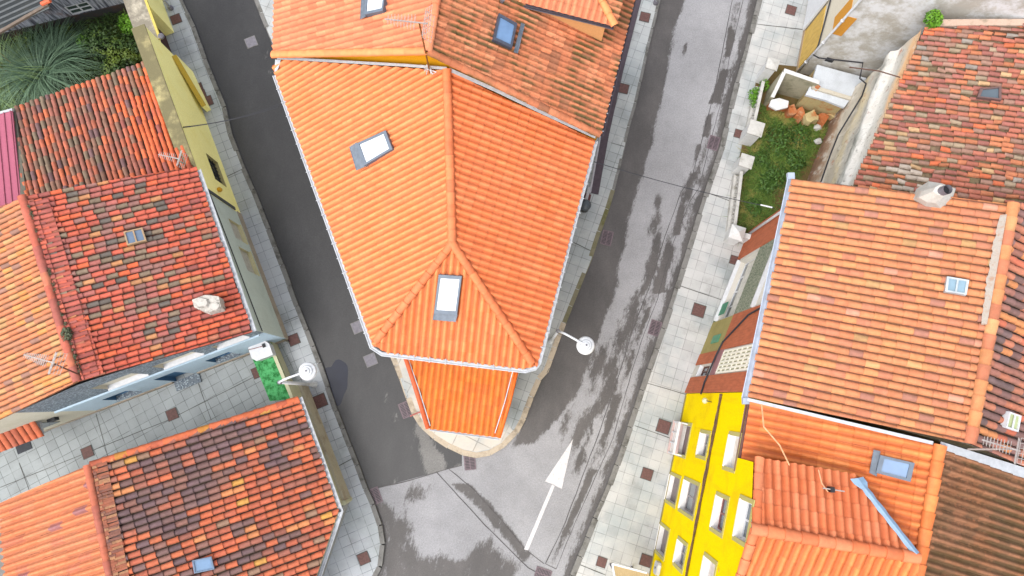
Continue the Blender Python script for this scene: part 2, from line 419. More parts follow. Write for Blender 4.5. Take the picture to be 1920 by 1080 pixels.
def facade(name, parent, W, z0, z1, holes, mats, depth=.22, u0=0.0, u1=None, off=0.0):
    """wall face with rectangular openings and their reveals"""
    u1 = W.L if u1 is None else u1; mb = MB()
    us = sorted({u0, u1, *[x for h in holes for x in h[:2] if u0 < x < u1]}); zs = sorted({z0, z1, *[x for h in holes for x in h[2:4] if z0 < x < z1]})
    for a, b in zip(us, us[1:]):
        for c, d in zip(zs, zs[1:]):
            m, k = (a + b) / 2, (c + d) / 2
            if any(h[0] < m < h[1] and h[2] < k < h[3] for h in holes): continue
            mb.quad(W.pt(a, c, off), W.pt(b, c, off), W.pt(b, d, off), W.pt(a, d, off))
    for a, b, c, d in holes:
        p = [(a, c), (b, c), (b, d), (a, d)]
        for k in range(4):
            l = (k + 1) % 4
            mb.quad(W.pt(*p[k], off), W.pt(*p[l], off), W.pt(*p[l], off - depth), W.pt(*p[k], off - depth), 1)
    return mb.build(name, mats, parent)
def wbox(mb, W, a, b, c, d, o0, o1, mi=0):
    mb.box(W.pt(a, c, o0), W.u * (b - a), V((0, 0, d - c)), W.n * (o1 - o0), mi); return mb
def window(parent, W, h, fmat, pmat, depth=.2, trim=None, sill=None, mull=1, shutter=None, rail=False, off=0.0, tw=.13):
    a, b, c, d = h; o = off - depth; mb = MB(); t = .06
    wbox(mb, W, a, a + t, c, d, o, o + .05); wbox(mb, W, b - t, b, c, d, o, o + .05)
    wbox(mb, W, a + t, b - t, c, c + t, o, o + .05); wbox(mb, W, a + t, b - t, d - t, d, o, o + .05)
    for k in range(mull):
        x = a + (b - a) * (k + 1) / (mull + 1); wbox(mb, W, x - .03, x + .03, c + t, d - t, o, o + .046)
    if rail: wbox(mb, W, a + t, b - t, (c + d) / 2 - .025, (c + d) / 2 + .025, o, o + .044)
    f = mb.build('window', fmat, parent)
    MB().quad(W.pt(a + t, c + t, o + .02), W.pt(b - t, c + t, o + .02), W.pt(b - t, d - t, o + .02), W.pt(a + t, d - t, o + .02)).build('pane', pmat, f)
    if trim:
        m = MB()
        wbox(m, W, a - tw, a, c - tw, d + tw, off, off + .025); wbox(m, W, b, b + tw, c - tw, d + tw, off, off + .025)
        wbox(m, W, a, b, c - tw, c, off, off + .022); wbox(m, W, a, b, d, d + tw, off, off + .022)
        m.build('window_trim', trim, f)
    if sill:
        m = MB(); wbox(m, W, a - .02, b + .02, c - .05, c + .003, o + .06, off + .06); m.build('sill', sill, f)
    if shutter:
        m = MB(); k = 12; sh = shutter[1] if len(shutter) > 1 else 1.0
        for x in range(k):
            z = d - t - (d - c - 2 * t) * sh * (x + 1) / k; wbox(m, W, a + t, b - t, z, z + (d - c) * sh / k * .8, o + .03, o + .055)
        m.build('shutter', shutter[0], f)
    return f

# ================================================================= camera, light, sky
cam = bpy.data.cameras.new('camera'); co = bpy.data.objects.new('camera', cam); C.objects.link(co)
cam.sensor_width = 36; cam.lens = 36 * FOC / 1920; cam.clip_end = 2000; cam.clip_start = .1
co.location = EYE; co.rotation_euler = (TH, 0, 0)
sc = bpy.context.scene; sc.camera = co
sc.view_settings.view_transform = 'Standard'; sc.view_settings.look = 'None'; sc.view_settings.exposure = 0
SUND = V((-.46, -.36, 1.0)).normalized()
sun = bpy.data.lights.new('sun', 'SUN'); sun.energy = 1.6; sun.angle = R(60); sun.color = (1, .965, .92)
so = bpy.data.objects.new('sun', sun); C.objects.link(so); so.rotation_euler = SUND.to_track_quat('Z', 'Y').to_euler()
w = bpy.data.worlds.new('World'); sc.world = w; w.use_nodes = True
nt = w.node_tree; bg = nt.nodes['Background']
sky = nt.nodes.new('ShaderNodeTexSky'); sky.sky_type = 'NISHITA'; sky.sun_disc = False
sky.sun_elevation = math.asin(SUND.z); sky.sun_rotation = math.atan2(SUND.x, SUND.y); sky.dust_density = 3.0; sky.air_density = 1.0
hs = nt.nodes.new('ShaderNodeHueSaturation'); hs.inputs['Saturation'].default_value = .34; hs.inputs['Value'].default_value = 2.55
nt.links.new(sky.outputs[0], hs.inputs['Color']); nt.links.new(hs.outputs[0], bg.inputs[0]); bg.inputs[1].default_value = .15

# ================================================================= ground, streets, pavements
KERB_W = [(322, -40), (336, 0), (362, 55), (383, 114), (419, 204), (430, 253), (455, 318), (473, 359), (502, 432), (527, 499), (555, 576), (573, 621), (597, 682), (628, 772), (667, 873), (683, 917), (697, 947), (710, 985), (715, 1020), (710, 1060), (694, 1090), (660, 1150)]
KERB_C = [(463, -40), (478, 0), (512, 83), (590, 290), (660, 473), (732, 663), (751, 711), (763, 747), (773, 774), (790, 800), (814, 822), (840, 839), (867, 852), (891, 857), (920, 852), (946, 837), (970, 812), (985, 784), (999, 745), (1013, 713), (1026, 699), (1060, 607), (1110, 483), (1125, 436), (1140, 394), (1151, 358), (1158, 329), (1179, 240), (1192, 195), (1217, 82), (1237, 0), (1247, -40)]
KERB_E = [(1437, -40), (1427, 0), (1402, 100), (1385, 158), (1373, 207), (1357, 277), (1335, 340), (1295, 469), (1260, 580), (1207, 733), (1173, 837), (1147, 910), (1120, 973), (1077, 1080), (1030, 1200)]
def g2(pts, z=0.0): return [P(x, y, z) for x, y in pts]
def seg_d(X, Y, pl):                                   # distance of grid points to a polyline
    D = np.full(X.shape, 1e9)
    for a, b in zip(pl, pl[1:]):
        dx, dy = b.x - a.x, b.y - a.y; L = dx * dx + dy * dy + 1e-9
        t = np.clip(((X - a.x) * dx + (Y - a.y) * dy) / L, 0, 1)
        D = np.minimum(D, np.hypot(X - a.x - t * dx, Y - a.y - t * dy))
    return D
def inside(X, Y, pl):
    r = np.zeros(X.shape, bool)
    for a, b in zip(pl, pl[1:] + pl[:1]):
        c = (a.y > Y) != (b.y > Y)
        r ^= c & (X < (b.x - a.x) * (Y - a.y) / ((b.y - a.y) or 1e-9) + a.x)
    return r
def region(X, Y, px, soft, val=1.0):
    pl = g2(px); d = seg_d(X, Y, pl + pl[:1]); d = np.where(inside(X, Y, pl), d, -d)
    return np.clip(d / soft + .5, 0, 1) * val
def grid_mesh(name, mat, x0, x1, y0, y1, st, z, fn, mask=None):
    nx, ny = int((x1 - x0) / st) + 1, int((y1 - y0) / st) + 1
    X, Y = np.meshgrid(np.linspace(x0, x1, nx), np.linspace(y0, y1, ny))
    W = fn(X, Y)
    co_ = np.stack([X.ravel(), Y.ravel(), np.full(X.size, z)], 1)
    idx = np.arange(nx * ny).reshape(ny, nx)
    F_ = np.stack([idx[:-1, :-1].ravel(), idx[:-1, 1:].ravel(), idx[1:, 1:].ravel(), idx[1:, :-1].ravel()], 1)
    me = bpy.data.meshes.new(name); me.from_pydata(co_.tolist(), [], F_.tolist())
    a = me.attributes.new('wet', 'FLOAT', 'POINT'); a.data.foreach_set('value', W.ravel())
    me.materials.append(mat); o = bpy.data.objects.new(name, me); C.objects.link(o); return o
ROAD = m_road('dry_asphalt', S(168, 167, 169), S(88, 84, 82), .5)
ROADD = m_road('dark_asphalt', S(140, 138, 135), S(57, 56, 56), .33)
EARTH = m_plaster('earth', S(70, 62, 45), S(50, 60, 30), .8)
MB().quad(V((-400, -400, -.05)), V((400, -400, -.05)), V((400, 400, -.05)), V((-400, 400, -.05))).build('ground', m_plaster('far_ground', S(150, 145, 140), S(110, 105, 95)))
tag(bpy.data.objects['ground'], kind='structure')
SEAM_L = [(1373, 0), (1342, 160), (1320, 250), (1298, 330), (1277, 360), (1247, 443), (1217, 540), (1190, 607), (1157, 713), (1140, 763), (1120, 820), (1093, 890), (1060, 980), (1023, 1057)]
SEAM_R = [(1393, 0), (1367, 113), (1353, 187), (1337, 247), (1310, 353), (1293, 380), (1260, 460), (1233, 560), (1207, 627), (1190, 680), (1173, 737), (1150, 820), (1123, 880), (1093, 947), (1070, 1000), (1043, 1067)]
def wet_main(X, Y):
    W = np.full(X.shape, .05)
    A = [(1230, -40), (1300, -40), (1285, 0), (1265, 60), (1247, 160), (1228, 240), (1203, 330), (1178, 420), (1160, 500), (1152, 560), (1130, 610), (1112, 660), (1092, 720), (1062, 765), (1032, 800), (1000, 830), (960, 838), (985, 770), (1010, 700), (1060, 580), (1110, 470), (1150, 340), (1190, 190)]
    W = np.maximum(W, region(X, Y, A, .55))
    W = np.maximum(W, np.clip(1.05 - seg_d(X, Y, g2(KERB_E)) / .85, 0, .85))
    W = np.maximum(W, region(X, Y, SEAM_L + SEAM_R[::-1], .25, .5))
    for x, y, r in [(1230, 455, .3), (1222, 500, .42), (1215, 525, .25), (1205, 545, .2), (1190, 580, .42), (1178, 610, .5), (1165, 640, .42), (1150, 680, .35), (1135, 700, .3), (1120, 760, .25), (1090, 800, .3), (1082, 822, .36), (1086, 860, .32), (1105, 815, .22), (1062, 790, .3),
                    (1284, 92, .15), (1290, 360, .4), (1120, 690, .5), (1140, 730, .6), (1100, 790, .3), (1228, 420, .3), (1232, 380, .2)]:
        p = P(x, y); A1 = (X - p.x) * .28 + (Y - p.y) * .96; A2 = (X - p.x) * .96 - (Y - p.y) * .28; W = np.maximum(W, np.clip(1.0 - np.hypot(A1 * .38, A2 * 1.15) / (r * 1.9), 0, 1) * .8)
    for q in ([(1365, 45), (1378, 60), (1370, 110), (1358, 108)], [(1352, 130), (1368, 130), (1350, 195), (1328, 195)], [(1325, 215), (1335, 215), (1330, 260), (1315, 258)], [(1306, 270), (1316, 270), (1308, 300), (1300, 310)], [(1296, 320), (1306, 325), (1296, 350), (1285, 350)],
              [(1272, 385), (1284, 385), (1276, 440), (1262, 440)], [(1250, 455), (1266, 460), (1244, 550), (1220, 550)], [(1214, 570), (1221, 580), (1198, 640), (1192, 640)], [(1182, 655), (1190, 655), (1184, 690), (1168, 720)], [(1150, 740), (1165, 745), (1140, 820), (1128, 820)], [(1105, 880), (1120, 880), (1080, 970), (1062, 1000), (1050, 1010)]):
        W = np.maximum(W, region(X, Y, q, .22, .95))
    B = [(690, 930), (760, 910), (800, 900), (850, 930), (900, 985), (985, 1065), (960, 1100), (700, 1150), (715, 1020)]
    W = np.maximum(W, region(X, Y, B, 1.0, .72))
    W = np.maximum(W, region(X, Y, [(838, 905), (880, 905), (920, 940), (1000, 1040), (985, 1060), (905, 965)], .3, .75))
    for x, y, r in [(845, 985, 1.0), (825, 950, .6), (770, 960, .45), (860, 1020, .5), (740, 925, .5), (800, 1010, .6), (880, 1000, .4)]:
        p = P(x, y); W -= np.clip(1.1 - np.hypot(X - p.x, Y - p.y) / (r * 1.5), 0, 1) * .55
    W = np.maximum(W, np.clip(1.0 - seg_d(X, Y, g2([(683, 917), (700, 950), (717, 1010), (705, 1080)])) / .7, 0, .8))
    return W
tag(grid_mesh('road', ROAD, -9, 16, -10, 28, .13, 0.0, wet_main), kind='structure')
def wet_side(X, Y):
    W = np.full(X.shape, .9)
    for x, y, r, k in [(790, 800, .35, .75), (797, 825, .3, .7), (805, 850, .4, .8), (812, 870, .35, .7), (825, 872, .3, .6), (740, 905, .2, .5), (815, 885, .5, .55), (722, 748, .3, .35), (740, 780, .25, .5), (777, 838, .25, .4), (500, 120, .7, .3), (690, 560, .3, .2), (550, 300, .5, .18), (860, 880, .3, .6)]:
        p = P(x, y); W -= np.clip(1.2 - np.hypot((X - p.x) * 1.5, Y - p.y) / (r * 1.7), 0, 1) * k * .8
    W += np.clip(1 - np.hypot(X - P(625, 720).x, Y - P(625, 720).y) / 2.0, 0, 1) * .3
    return W
ss = grid_mesh('side_street', ROADD, -18, 0, -5, 28, .15, .006, wet_side)
bm = bmesh.new(); bm.from_mesh(ss.data)
bnd = [(700, 917), (760, 903), (820, 885), (866, 872), (900, 860)]
a, b = P(700, 917), P(890, 866)
d = (b - a).normalized()
bmesh.ops.bisect_plane(bm, geom=bm.verts[:] + bm.edges[:] + bm.faces[:], plane_co=a, plane_no=V((d.y, -d.x, 0)), clear_outer=True)
bmesh.ops.bisect_plane(bm, geom=bm.verts[:] + bm.edges[:] + bm.faces[:], plane_co=P(866, 872), plane_no=V((1, 0, 0)), clear_outer=True)
bm.to_mesh(ss.data); bm.free(); tag(ss, kind='structure')

def strip(name, px, wd, mat, z=.008, jit=0.0, r=random.Random(3)):
    p = g2(px, z); mb = MB(); L = []
    fine = []
    for a, b in zip(p, p[1:]):
        k = max(1, int((b - a).length / .35)); fine += [a.lerp(b, t / k) for t in range(k)]
    fine.append(p[-1])
    for i, q in enumerate(fine):
        t = (fine[min(i + 1, len(fine) - 1)] - fine[max(0, i - 1)]).normalized(); s_ = V((t.y, -t.x, 0)); j = r.uniform(-1, 1) * jit
        L += [q + s_ * (wd / 2 * r.uniform(.5, 1.3) + j), q + s_ * (-wd / 2 * r.uniform(.5, 1.3) + j)]
    mb.add(L, [(2 * i, 2 * i + 2, 2 * i + 3, 2 * i + 1) for i in range(len(fine) - 1)])
    return struct(mb, name, mat)
SEAM = m_plain('bitumen_seam', S(88, 84, 84), .8, .3)
strip('road_seam', SEAM_L, .035, SEAM, jit=.008); strip('road_seam', SEAM_R, .028, SEAM, jit=.012)
strip('road_seam', [(1023, 1057), (1043, 1067)], .03, SEAM)
strip('road_seam', [(818, 885), (860, 930), (910, 985), (990, 1065), (1010, 1075)], .04, SEAM, jit=.01)
strip('road_seam', [(842, 880), (885, 915), (940, 975), (985, 1030), (1020, 1057)], .035, SEAM, jit=.01)
strip('road_seam', [(706, 915), (760, 903), (820, 885), (866, 872)], .035, SEAM, z=.012, jit=.01)

PAVE_W = m_pave('pavement_tiles_west', S(206, 210, 214), .42, .42)
PAVE_C = m_pave('pavement_tiles_island', S(208, 210, 208), .42, .42)
PAVE_E = m_pave('pavement_tiles_east', S(214, 213, 210), .44, .55, green=.2)
PAVE_A = m_pave('alley_tiles', S(176, 182, 182), .42, green=.35)
CREAMSLAB = m_pave('cream_slabs', S(226, 216, 202), .9, .6, .1)
def pavement(name, px, mat, d0, d1, h=.13):
    p = g2(px, h); u = (P(*d1) - P(*d0)).normalized(); v = V((-u.y, u.x, 0))
    me = bpy.data.meshes.new(name)
    n = len(p); me.from_pydata([tuple(x) for x in p] + [(x.x, x.y, -.02) for x in p], [], [tuple(range(n))] + [(i, n + i, n + (i + 1) % n, (i + 1) % n) for i in range(n)])
    uv = me.uv_layers.new(name='UV')
    for l in me.loops:
        c = me.vertices[l.vertex_index].co; uv.data[l.index].uv = (c.dot(u) + 50, c.dot(v) + 50)
    me.materials.append(mat); o = bpy.data.objects.new(name, me); C.objects.link(o)
    bm = bmesh.new(); bm.from_mesh(me); bmesh.ops.recalc_face_normals(bm, faces=bm.faces[:])
    bmesh.ops.triangulate(bm, faces=[f for f in bm.faces if len(f.verts) > 4]); bm.to_mesh(me); bm.free()
    return tag(o, kind='structure')
pavement('pavement', KERB_W + [(560, 1150), (600, 1080), (600, 900), (520, 700), (440, 560), (380, 380), (290, 130), (230, -40)], PAVE_W, (373, 90), (597, 682))
pavement('pavement', KERB_C[:6] + KERB_C[6:] + [(1100, -40), (700, -40)], PAVE_C, (1179, 240), (1013, 713))
pavement('pavement', KERB_E + [(1330, 1200), (1420, 800), (1480, 500), (1560, 250), (1640, -40)], PAVE_E, (1402, 100), (1260, 580))
pavement('alley_pavement', [(-160, 900), (-80, 820), (100, 730), (300, 670), (480, 610), (530, 640), (570, 745), (500, 800), (300, 880), (100, 960), (-100, 1040)], PAVE_A, (0, 935), (320, 760), .134)
tip = [(745, 672), (765, 742), (792, 793), (818, 816), (845, 832), (870, 843), (893, 847), (918, 842), (941, 828), (962, 808), (950, 790), (880, 740), (800, 660)]
pavement('pavement_tip', tip, CREAMSLAB, (770, 760), (930, 840), .137)
KERBM = m_plaster('kerb_stone', S(140, 138, 134), S(76, 74, 66), .85, 2.4)
KERBMOSS = m_plaster('mossy_kerb_stone', S(140, 134, 112), S(100, 100, 40), .95, 1.6)
KERBTIP = m_plaster('cream_kerb_stone', S(206, 190, 168), S(110, 100, 84), .7, 2.5)
def kerb(px, mat, side, wd=.16, seed=1, ln=.9):
    r = random.Random(seed); p = g2(px); mb = MB()
    for a, b in zip(p, p[1:]):
        L = (b - a).length; k = max(1, round(L / ln)); u = (b - a) / L; s_ = V((u.y, -u.x, 0)) * side
        for i in range(k):
            q = a + u * (L * i / k + .012); h = .125 + r.uniform(-.008, .01); o_ = r.uniform(-.012, .012)
            mb.box(q + s_ * (-.03 + o_) + V((0, 0, -.02)), u * (L / k - .024), s_ * (wd + .03), V((0, 0, h + .03)))
    return struct(mb, 'kerb', mat)
kerb(KERB_W, KERBM, -1, seed=2)
kerb(KERB_C[:6], KERBM, -1, seed=3); kerb(KERB_C[5:22], KERBTIP, -1, seed=4, ln=.6, wd=.2); kerb(KERB_C[21:26], KERBMOSS, -1, seed=5); kerb(KERB_C[25:], KERBM, -1, seed=6, wd=.1)
kerb(KERB_E, KERBM, 1, seed=7, wd=.2)
DARKJ = m_plain('dark_joint', S(96, 96, 92), .9, .2)
for px in ([(1402, 43), (1512, 56)], [(1330, 363), (1372, 378)], [(1275, 536), (1352, 562)], [(1212, 718), (1288, 740)], [(1190, 798), (1258, 822)], [(1085, 1058), (1135, 1078)]):
    strip('pavement_joint', px, .035, DARKJ, .139)
for px in ([(1146, 268), (1170, 274)], [(1000, 748), (1030, 690)], [(1070, 452), (1112, 472)], [(415, 336), (452, 318)], [(533, 603), (560, 592)], [(636, 873), (660, 860)], [(180, 776), (202, 856)], [(368, 708), (396, 788)], [(0, 914), (310, 790), (490, 700)], [(36, 868), (55, 920)]):
    strip('pavement_joint', px, .03, DARKJ, .141)

pud = MB()
for cx_, cy_, rx_, ry_, sd_ in ((628, 716, .6, .95, 1),):
    q = P(cx_, cy_, .009); rr = random.Random(sd_); n_ = 36
    pud.add([q + V((rx_ * math.cos(6.283 * k / n_), ry_ * math.sin(6.283 * k / n_), 0)) * (1 + .35 * mn.noise(V((math.cos(6.283 * k / n_) * 1.4, math.sin(6.283 * k / n_) * 1.4, sd_ * 3.3)))) for k in range(n_)], [tuple(range(n_))])
struct(pud, 'puddle', m_plain('puddle_water', S(40, 44, 60), .25, .1, 2, 0, .22))
# painted arrow
def z3(x, y): return (960 + x / 3, 720 + y / 3)
PAINT = m_plaster('road_paint', S(242, 238, 238, .6), S(180, 176, 174), .65, 7, .1)
ar = MB()
ar.add(g2([z3(343, 310), z3(280, 590), z3(243, 571), z3(227, 562), z3(185, 548)], .012), [(0, 4, 3, 2, 1)])
ar.add(g2([z3(225, 564), z3(241, 573), z3(90, 936), z3(68, 930)], .012), [(0, 3, 2, 1)])
struct(ar, 'road_arrow_marking', PAINT)

# ================================================================= covers, grates
def cover(name, size, mat, label, cat, group, px, ang, z):
    o = thing(name, label, cat, (0, 0, 0), group)
    MB().cbox((0, 0, 0), size, size, .012).build('frame', KERBM if mat is STEEL else DARKJ, o)
    m = MB().cbox((0, 0, .002), size * .9, size * .9, .014); m.cbox((0, 0, .008), size * .14, size * .14, .014); m.build('lid', mat, o)
    return o
wa = math.atan2(*(lambda d: (d.y, d.x))(P(597, 682) - P(373, 90)))
ea = math.atan2(*(lambda d: (d.y, d.x))(P(1260, 580) - P(1402, 100)))
ca = math.atan2(*(lambda d: (d.y, d.x))(P(1158, 329) - P(1217, 82)))
aa = math.atan2(*(lambda d: (d.y, d.x))(P(320, 760) - P(0, 900)))
LBL = [(330, 36, wa, 'rusty square cover at the wall foot near the top left white post'), (371, 166, wa, 'uppermost of three brown covers in a row below the yellow ramp wall'), (377, 179, wa, 'middle one of three brown covers in a row by the yellow ramp wall'), (389, 190, wa, 'lowest of three brown covers in a row beside the left yellow wall'),
       (551, 637, wa, 'small brown cover at the corner of the grey green house'), (600, 752, wa, 'rusty cover on the pavement just below the left street lamp'), (682, 1047, wa, 'purplish cover on the pavement corner at the bottom of the picture'),
       (483, 698, aa, 'brown alley cover partly beside the mossy green slab'), (323, 777, aa, 'dark square cover in the middle of the tiled alley'), (164, 848, aa, 'brown alley cover near the top of the cottage ridge'),
       (1209, 32, ca, 'uppermost brown cover on the pavement right of the dormer house'), (1169, 166, ca, 'second brown cover on the pavement right of the dormer house'),
       (1483, 19, ea, 'brown cover on the wide pavement by the white building'), (1385, 251, ea, 'small brown cover beside the capped garden pier'), (1377, 488, ea, 'brown cover at the foot of the brick panel wall'), (1310, 582, ea, 'large rust brown cover in the pavement opposite the green door'),
       (1244, 800, ea, 'brown cover next to the pink grilled window of the yellow house'), (1213, 889, ea, 'brown cover with a chipped corner below the grilled window'), (1128, 1054, ea, 'small brown cover beside the beige awning at the bottom'), (1211, 1051, ea, 'brown cover against the foot of the yellow wall near the meter box')]
base = None
for i, (x, y, a_, l) in enumerate(LBL):
    p = P(x, y, .142)
    if base is None:
        base = cover('utility_cover', .48, RUST, l, 'utility cover', 'brown utility covers set in the pavements', None, 0, 0); base.location = p; base.rotation_euler = (0, 0, a_)
    else:
        c = dup(base, p, a_, l)
        if (x, y) in ((1310, 582), (1244, 800), (600, 752)): c.scale = (1.18, 1.18, 1)
        if (x, y) in ((1385, 251), (1377, 488), (1128, 1054)): c.scale = (.85, .85, 1)
base = None
for x, y, a_, l in [(471, 79, wa, 'pale square manhole cover in the dark side street near the top'), (671, 613, wa, 'grey manhole cover beside the eave corner of the orange roof'), (695, 675, wa, 'bluish manhole cover below the eave corner of the orange roof')]:
    p = P(x, y, .007)
    if base is None: base = cover('manhole_cover', .52, STEEL, l, 'manhole cover', 'manhole covers in the side street', None, 0, 0); base.location = p; base.rotation_euler = (0, 0, a_)
    else: dup(base, p, a_, l)
def grate(label):
    o = thing('drain_grate', label, 'drain grate', (0, 0, 0), 'drain grates along the kerbs')
    MB().cbox((0, 0, 0), .42, .62, .006).build('recess', BLACK, o)
    m = MB()
    for s_ in (-1, 1): m.cbox((s_ * .22, 0, .002), .05, .66, .012); m.cbox((0, s_ * .31, .002), .39, .05, .012)
    for k in range(9): m.cbox((0, -.25 + k * .0625, .004), .39, .03, .01)
    m.cbox((0, 0, .006), .035, .57, .01); m.build('bars', GRATE, o); return o
base = None
for x, y, a_, l in [(761, 768, wa + 1.57, 'iron drain grate left of the pavement tip beside the pink spout'), (881, 866, .1, 'iron drain grate below the rounded pavement tip'), (703, 930, wa + 1.57, 'rusty drain grate at the end of the dark side street'), (1338, 268, ea + 1.57, 'rusty drain grate by the kerb opposite the garden pier'), (1138, 446, ca + 1.57, 'drain grate at the mossy kerb of the orange roofed corner house'), (1228, 615, ea + 1.57, 'rusty drain grate by the right kerb right of the street lamp head'), (1018, 1077, ea, 'drain grate at the bottom edge below the arrow')]:
    p = P(x, y, .008)
    if base is None: base = grate(l); base.location = p; base.rotation_euler = (0, 0, a_)
    else: dup(base, p, a_, l)

# ================================================================= palettes
ORANGE = [(5, S(255, 157, 94, 0.69)), (3, S(255, 153, 92, 0.69)), (2, S(255, 163, 100, 0.69))]  # corner roof: slope light baked into separate palettes, this one brightest
RIDGEO = [(5, S(246, 138, 84, .68)), (3, S(240, 130, 78, .68))]
ORANGE_HIP_DIM = [(5, S(252, 144, 80, .68)), (3, S(250, 136, 72, .68)), (2, S(255, 152, 88, .68))]  # same tiles on the hip, dimmed in colour for its shade
ORANGE_SHADED = [(5, S(250, 136, 78, .7)), (3, S(247, 130, 72, .7)), (2, S(252, 144, 86, .7))]  # same tiles on the right slope, shade put into the colour
ANNX = [(5, S(248, 132, 46, .68)), (3, S(246, 138, 54, .68)), (2, S(243, 124, 48, .68))]
SALMON = [(5, S(246, 150, 104)), (3, S(250, 160, 112)), (2, S(236, 140, 96))]
MOSSR = [(5, S(226, 136, 92, .66)), (3, S(214, 126, 84, .66)), (2, S(234, 148, 104, .66)), (1, S(190, 118, 82, .66))]
REDMIX = [(6, S(224, 104, 76)), (4, S(208, 100, 82)), (2, S(240, 112, 70)), (2, S(170, 92, 84)), (1, S(196, 120, 92))]
WEATH = [(4, S(226, 108, 84)), (3, S(196, 112, 102)), (3, S(164, 116, 106)), (2, S(148, 128, 106)), (1, S(112, 104, 96)), (1, S(214, 148, 98)), (1, S(240, 110, 66))]
WESTMIX = [(4, S(236, 150, 100)), (3, S(226, 140, 96)), (2, S(206, 140, 104)), (2, S(222, 170, 112)), (1, S(176, 130, 112)), (1, S(240, 160, 90))]
COTT = [(6, S(224, 116, 76)), (4, S(206, 108, 78)), (2, S(172, 104, 86)), (1, S(134, 100, 96)), (1, S(228, 146, 92)), (.25, S(230, 168, 80)), (1, S(164, 128, 104))]
COTTD = [(5, S(120, 93, 96)), (4, S(134, 100, 96)), (2, S(152, 106, 94)), (1, S(194, 110, 84)), (.6, S(218, 118, 78))]
COTTW = [(6, S(240, 146, 96, 0.62)), (3, S(236, 152, 104, 0.62)), (1, S(226, 136, 100, 0.62)), (.1, S(236, 190, 70, 0.62)), (.15, S(180, 120, 120, 0.62))]
YLEFT = [(4, S(206, 114, 84)), (4, S(180, 110, 92)), (3, S(156, 114, 94)), (2, S(142, 122, 100)), (1, S(132, 98, 98)), (2, S(226, 120, 78))]
YLEFTN = [(5, S(240, 118, 70)), (2, S(224, 108, 72)), (1, S(170, 94, 84))]
BIG = [(6, S(236, 152, 102, 0.61)), (4, S(230, 144, 98, 0.61)), (3, S(240, 160, 104, 0.61)), (2, S(220, 140, 104, 0.61)), (.8, S(196, 132, 110, 0.61)), (.3, S(240, 166, 136, 0.61)), (.2, S(208, 160, 106, 0.61)), (.2, S(242, 176, 118, 0.61))]
BIGE = [(4, S(206, 128, 98)), (3, S(176, 116, 100)), (3, S(144, 106, 100)), (2, S(226, 146, 90)), (1, S(130, 104, 102)), (.5, S(214, 116, 86))]
RUINP = [(5, S(196, 116, 94)), (4, S(180, 110, 98)), (3, S(214, 132, 92)), (2.5, S(176, 134, 116)), (1.5, S(178, 156, 130)), (1, S(216, 176, 130)), (1, S(236, 122, 78)), (.2, S(170, 160, 150))]
YH = [(5, S(250, 140, 72)), (3, S(246, 132, 64)), (2, S(255, 152, 80))]
YHD = [(5, S(240, 136, 86)), (3, S(234, 126, 76)), (2, S(246, 146, 98))]
YHE = [(4, S(176, 116, 76, 0.5)), (3, S(188, 126, 86, 0.5)), (3, S(158, 108, 70, 0.5))]

# ================================================================= corner house (centre)
ch = thing('corner_house', 'central corner house with bright new orange hipped roof and two grey roof windows', 'house', P(860, 480, 0))
zE = 6.0
plL = eave_plane((519, 140), (703, 648), zE, 19, (840, 300))
R0, R1 = plL.hit(838, 133), plL.hit(848, 457)
plR = Plane(R0, R1, P(1058, 472, zE)); CR = plR.hit(1004, 686)
plH = Plane(R1, P(701, 648, zE), CR)
print('corner', R0.z, R1.z, CR.z, plR.hit(1113, 262).z)
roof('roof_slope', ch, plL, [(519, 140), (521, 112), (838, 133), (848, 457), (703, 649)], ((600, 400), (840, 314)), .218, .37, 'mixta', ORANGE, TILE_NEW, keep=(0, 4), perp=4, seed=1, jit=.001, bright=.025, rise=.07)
roof('roof_slope', ch, plR, [(838, 133), (1113, 262), (1004, 686), (848, 457)], ((1060, 470), (845, 412)), .235, .37, 'mixta', ORANGE_SHADED, TILE_NEW, keep=(1,), perp=1, seed=2, jit=.002, bright=.05)
roof('roof_slope', ch, plH, [(848, 457), (703, 648), (722, 659), (985, 690), (1004, 686)], ((870, 670), (888, 530)), .235, .37, 'mixta', ORANGE_HIP_DIM, TILE_NEW, keep=(2,), perp=2, seed=3, jit=.002, bright=.05)
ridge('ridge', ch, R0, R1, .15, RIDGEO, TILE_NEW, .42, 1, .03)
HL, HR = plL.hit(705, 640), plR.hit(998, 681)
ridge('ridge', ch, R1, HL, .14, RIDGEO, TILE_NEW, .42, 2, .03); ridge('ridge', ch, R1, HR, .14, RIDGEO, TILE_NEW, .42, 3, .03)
mb = MB(); zz = lambda q, z: P(q[0], q[1], z)
gl = [P(514, 141, zE + .0), P(697, 652, zE + .0), P(716, 664, zE + .0)]
GL2 = [P(850, 680, (zE + CR.z) / 2), P(985, 696, CR.z), P(1003, 691, CR.z), P(1011, 681, CR.z), plR.hit(1064, 470), plR.hit(1118, 264)]
mb.gutter([gl[0], gl[1], gl[2]] + GL2, .085)
for a, b in ((gl[0], gl[1]), (gl[2], GL2[1]), (GL2[3], GL2[5])):
    k = int((b - a).length / .55)
    for i in range(1, k):
        q = a.lerp(b, i / k); d = (b - a).normalized(); s_ = V((d.y, -d.x, 0)); mb.bar(q - s_ * .1 + V((0, 0, .02)), q + s_ * .1 + V((0, 0, .02)), .03, .015)
mb.build('gutter', GUTTER, ch)
WALLO = m_plaster('orange_render', S(250, 178, 30), S(236, 150, 20), .3)
WALLC = m_plaster('cream_render', S(226, 220, 205), S(170, 165, 150), .4)
foot = inset([V((p.x, p.y, 0)) for p in (plL.hit(519, 113), plL.hit(703, 648), CR, plR.hit(1113, 262), R0)], .93)
house_walls('wall', ch, foot, [plL, plR, plH], WALLC)
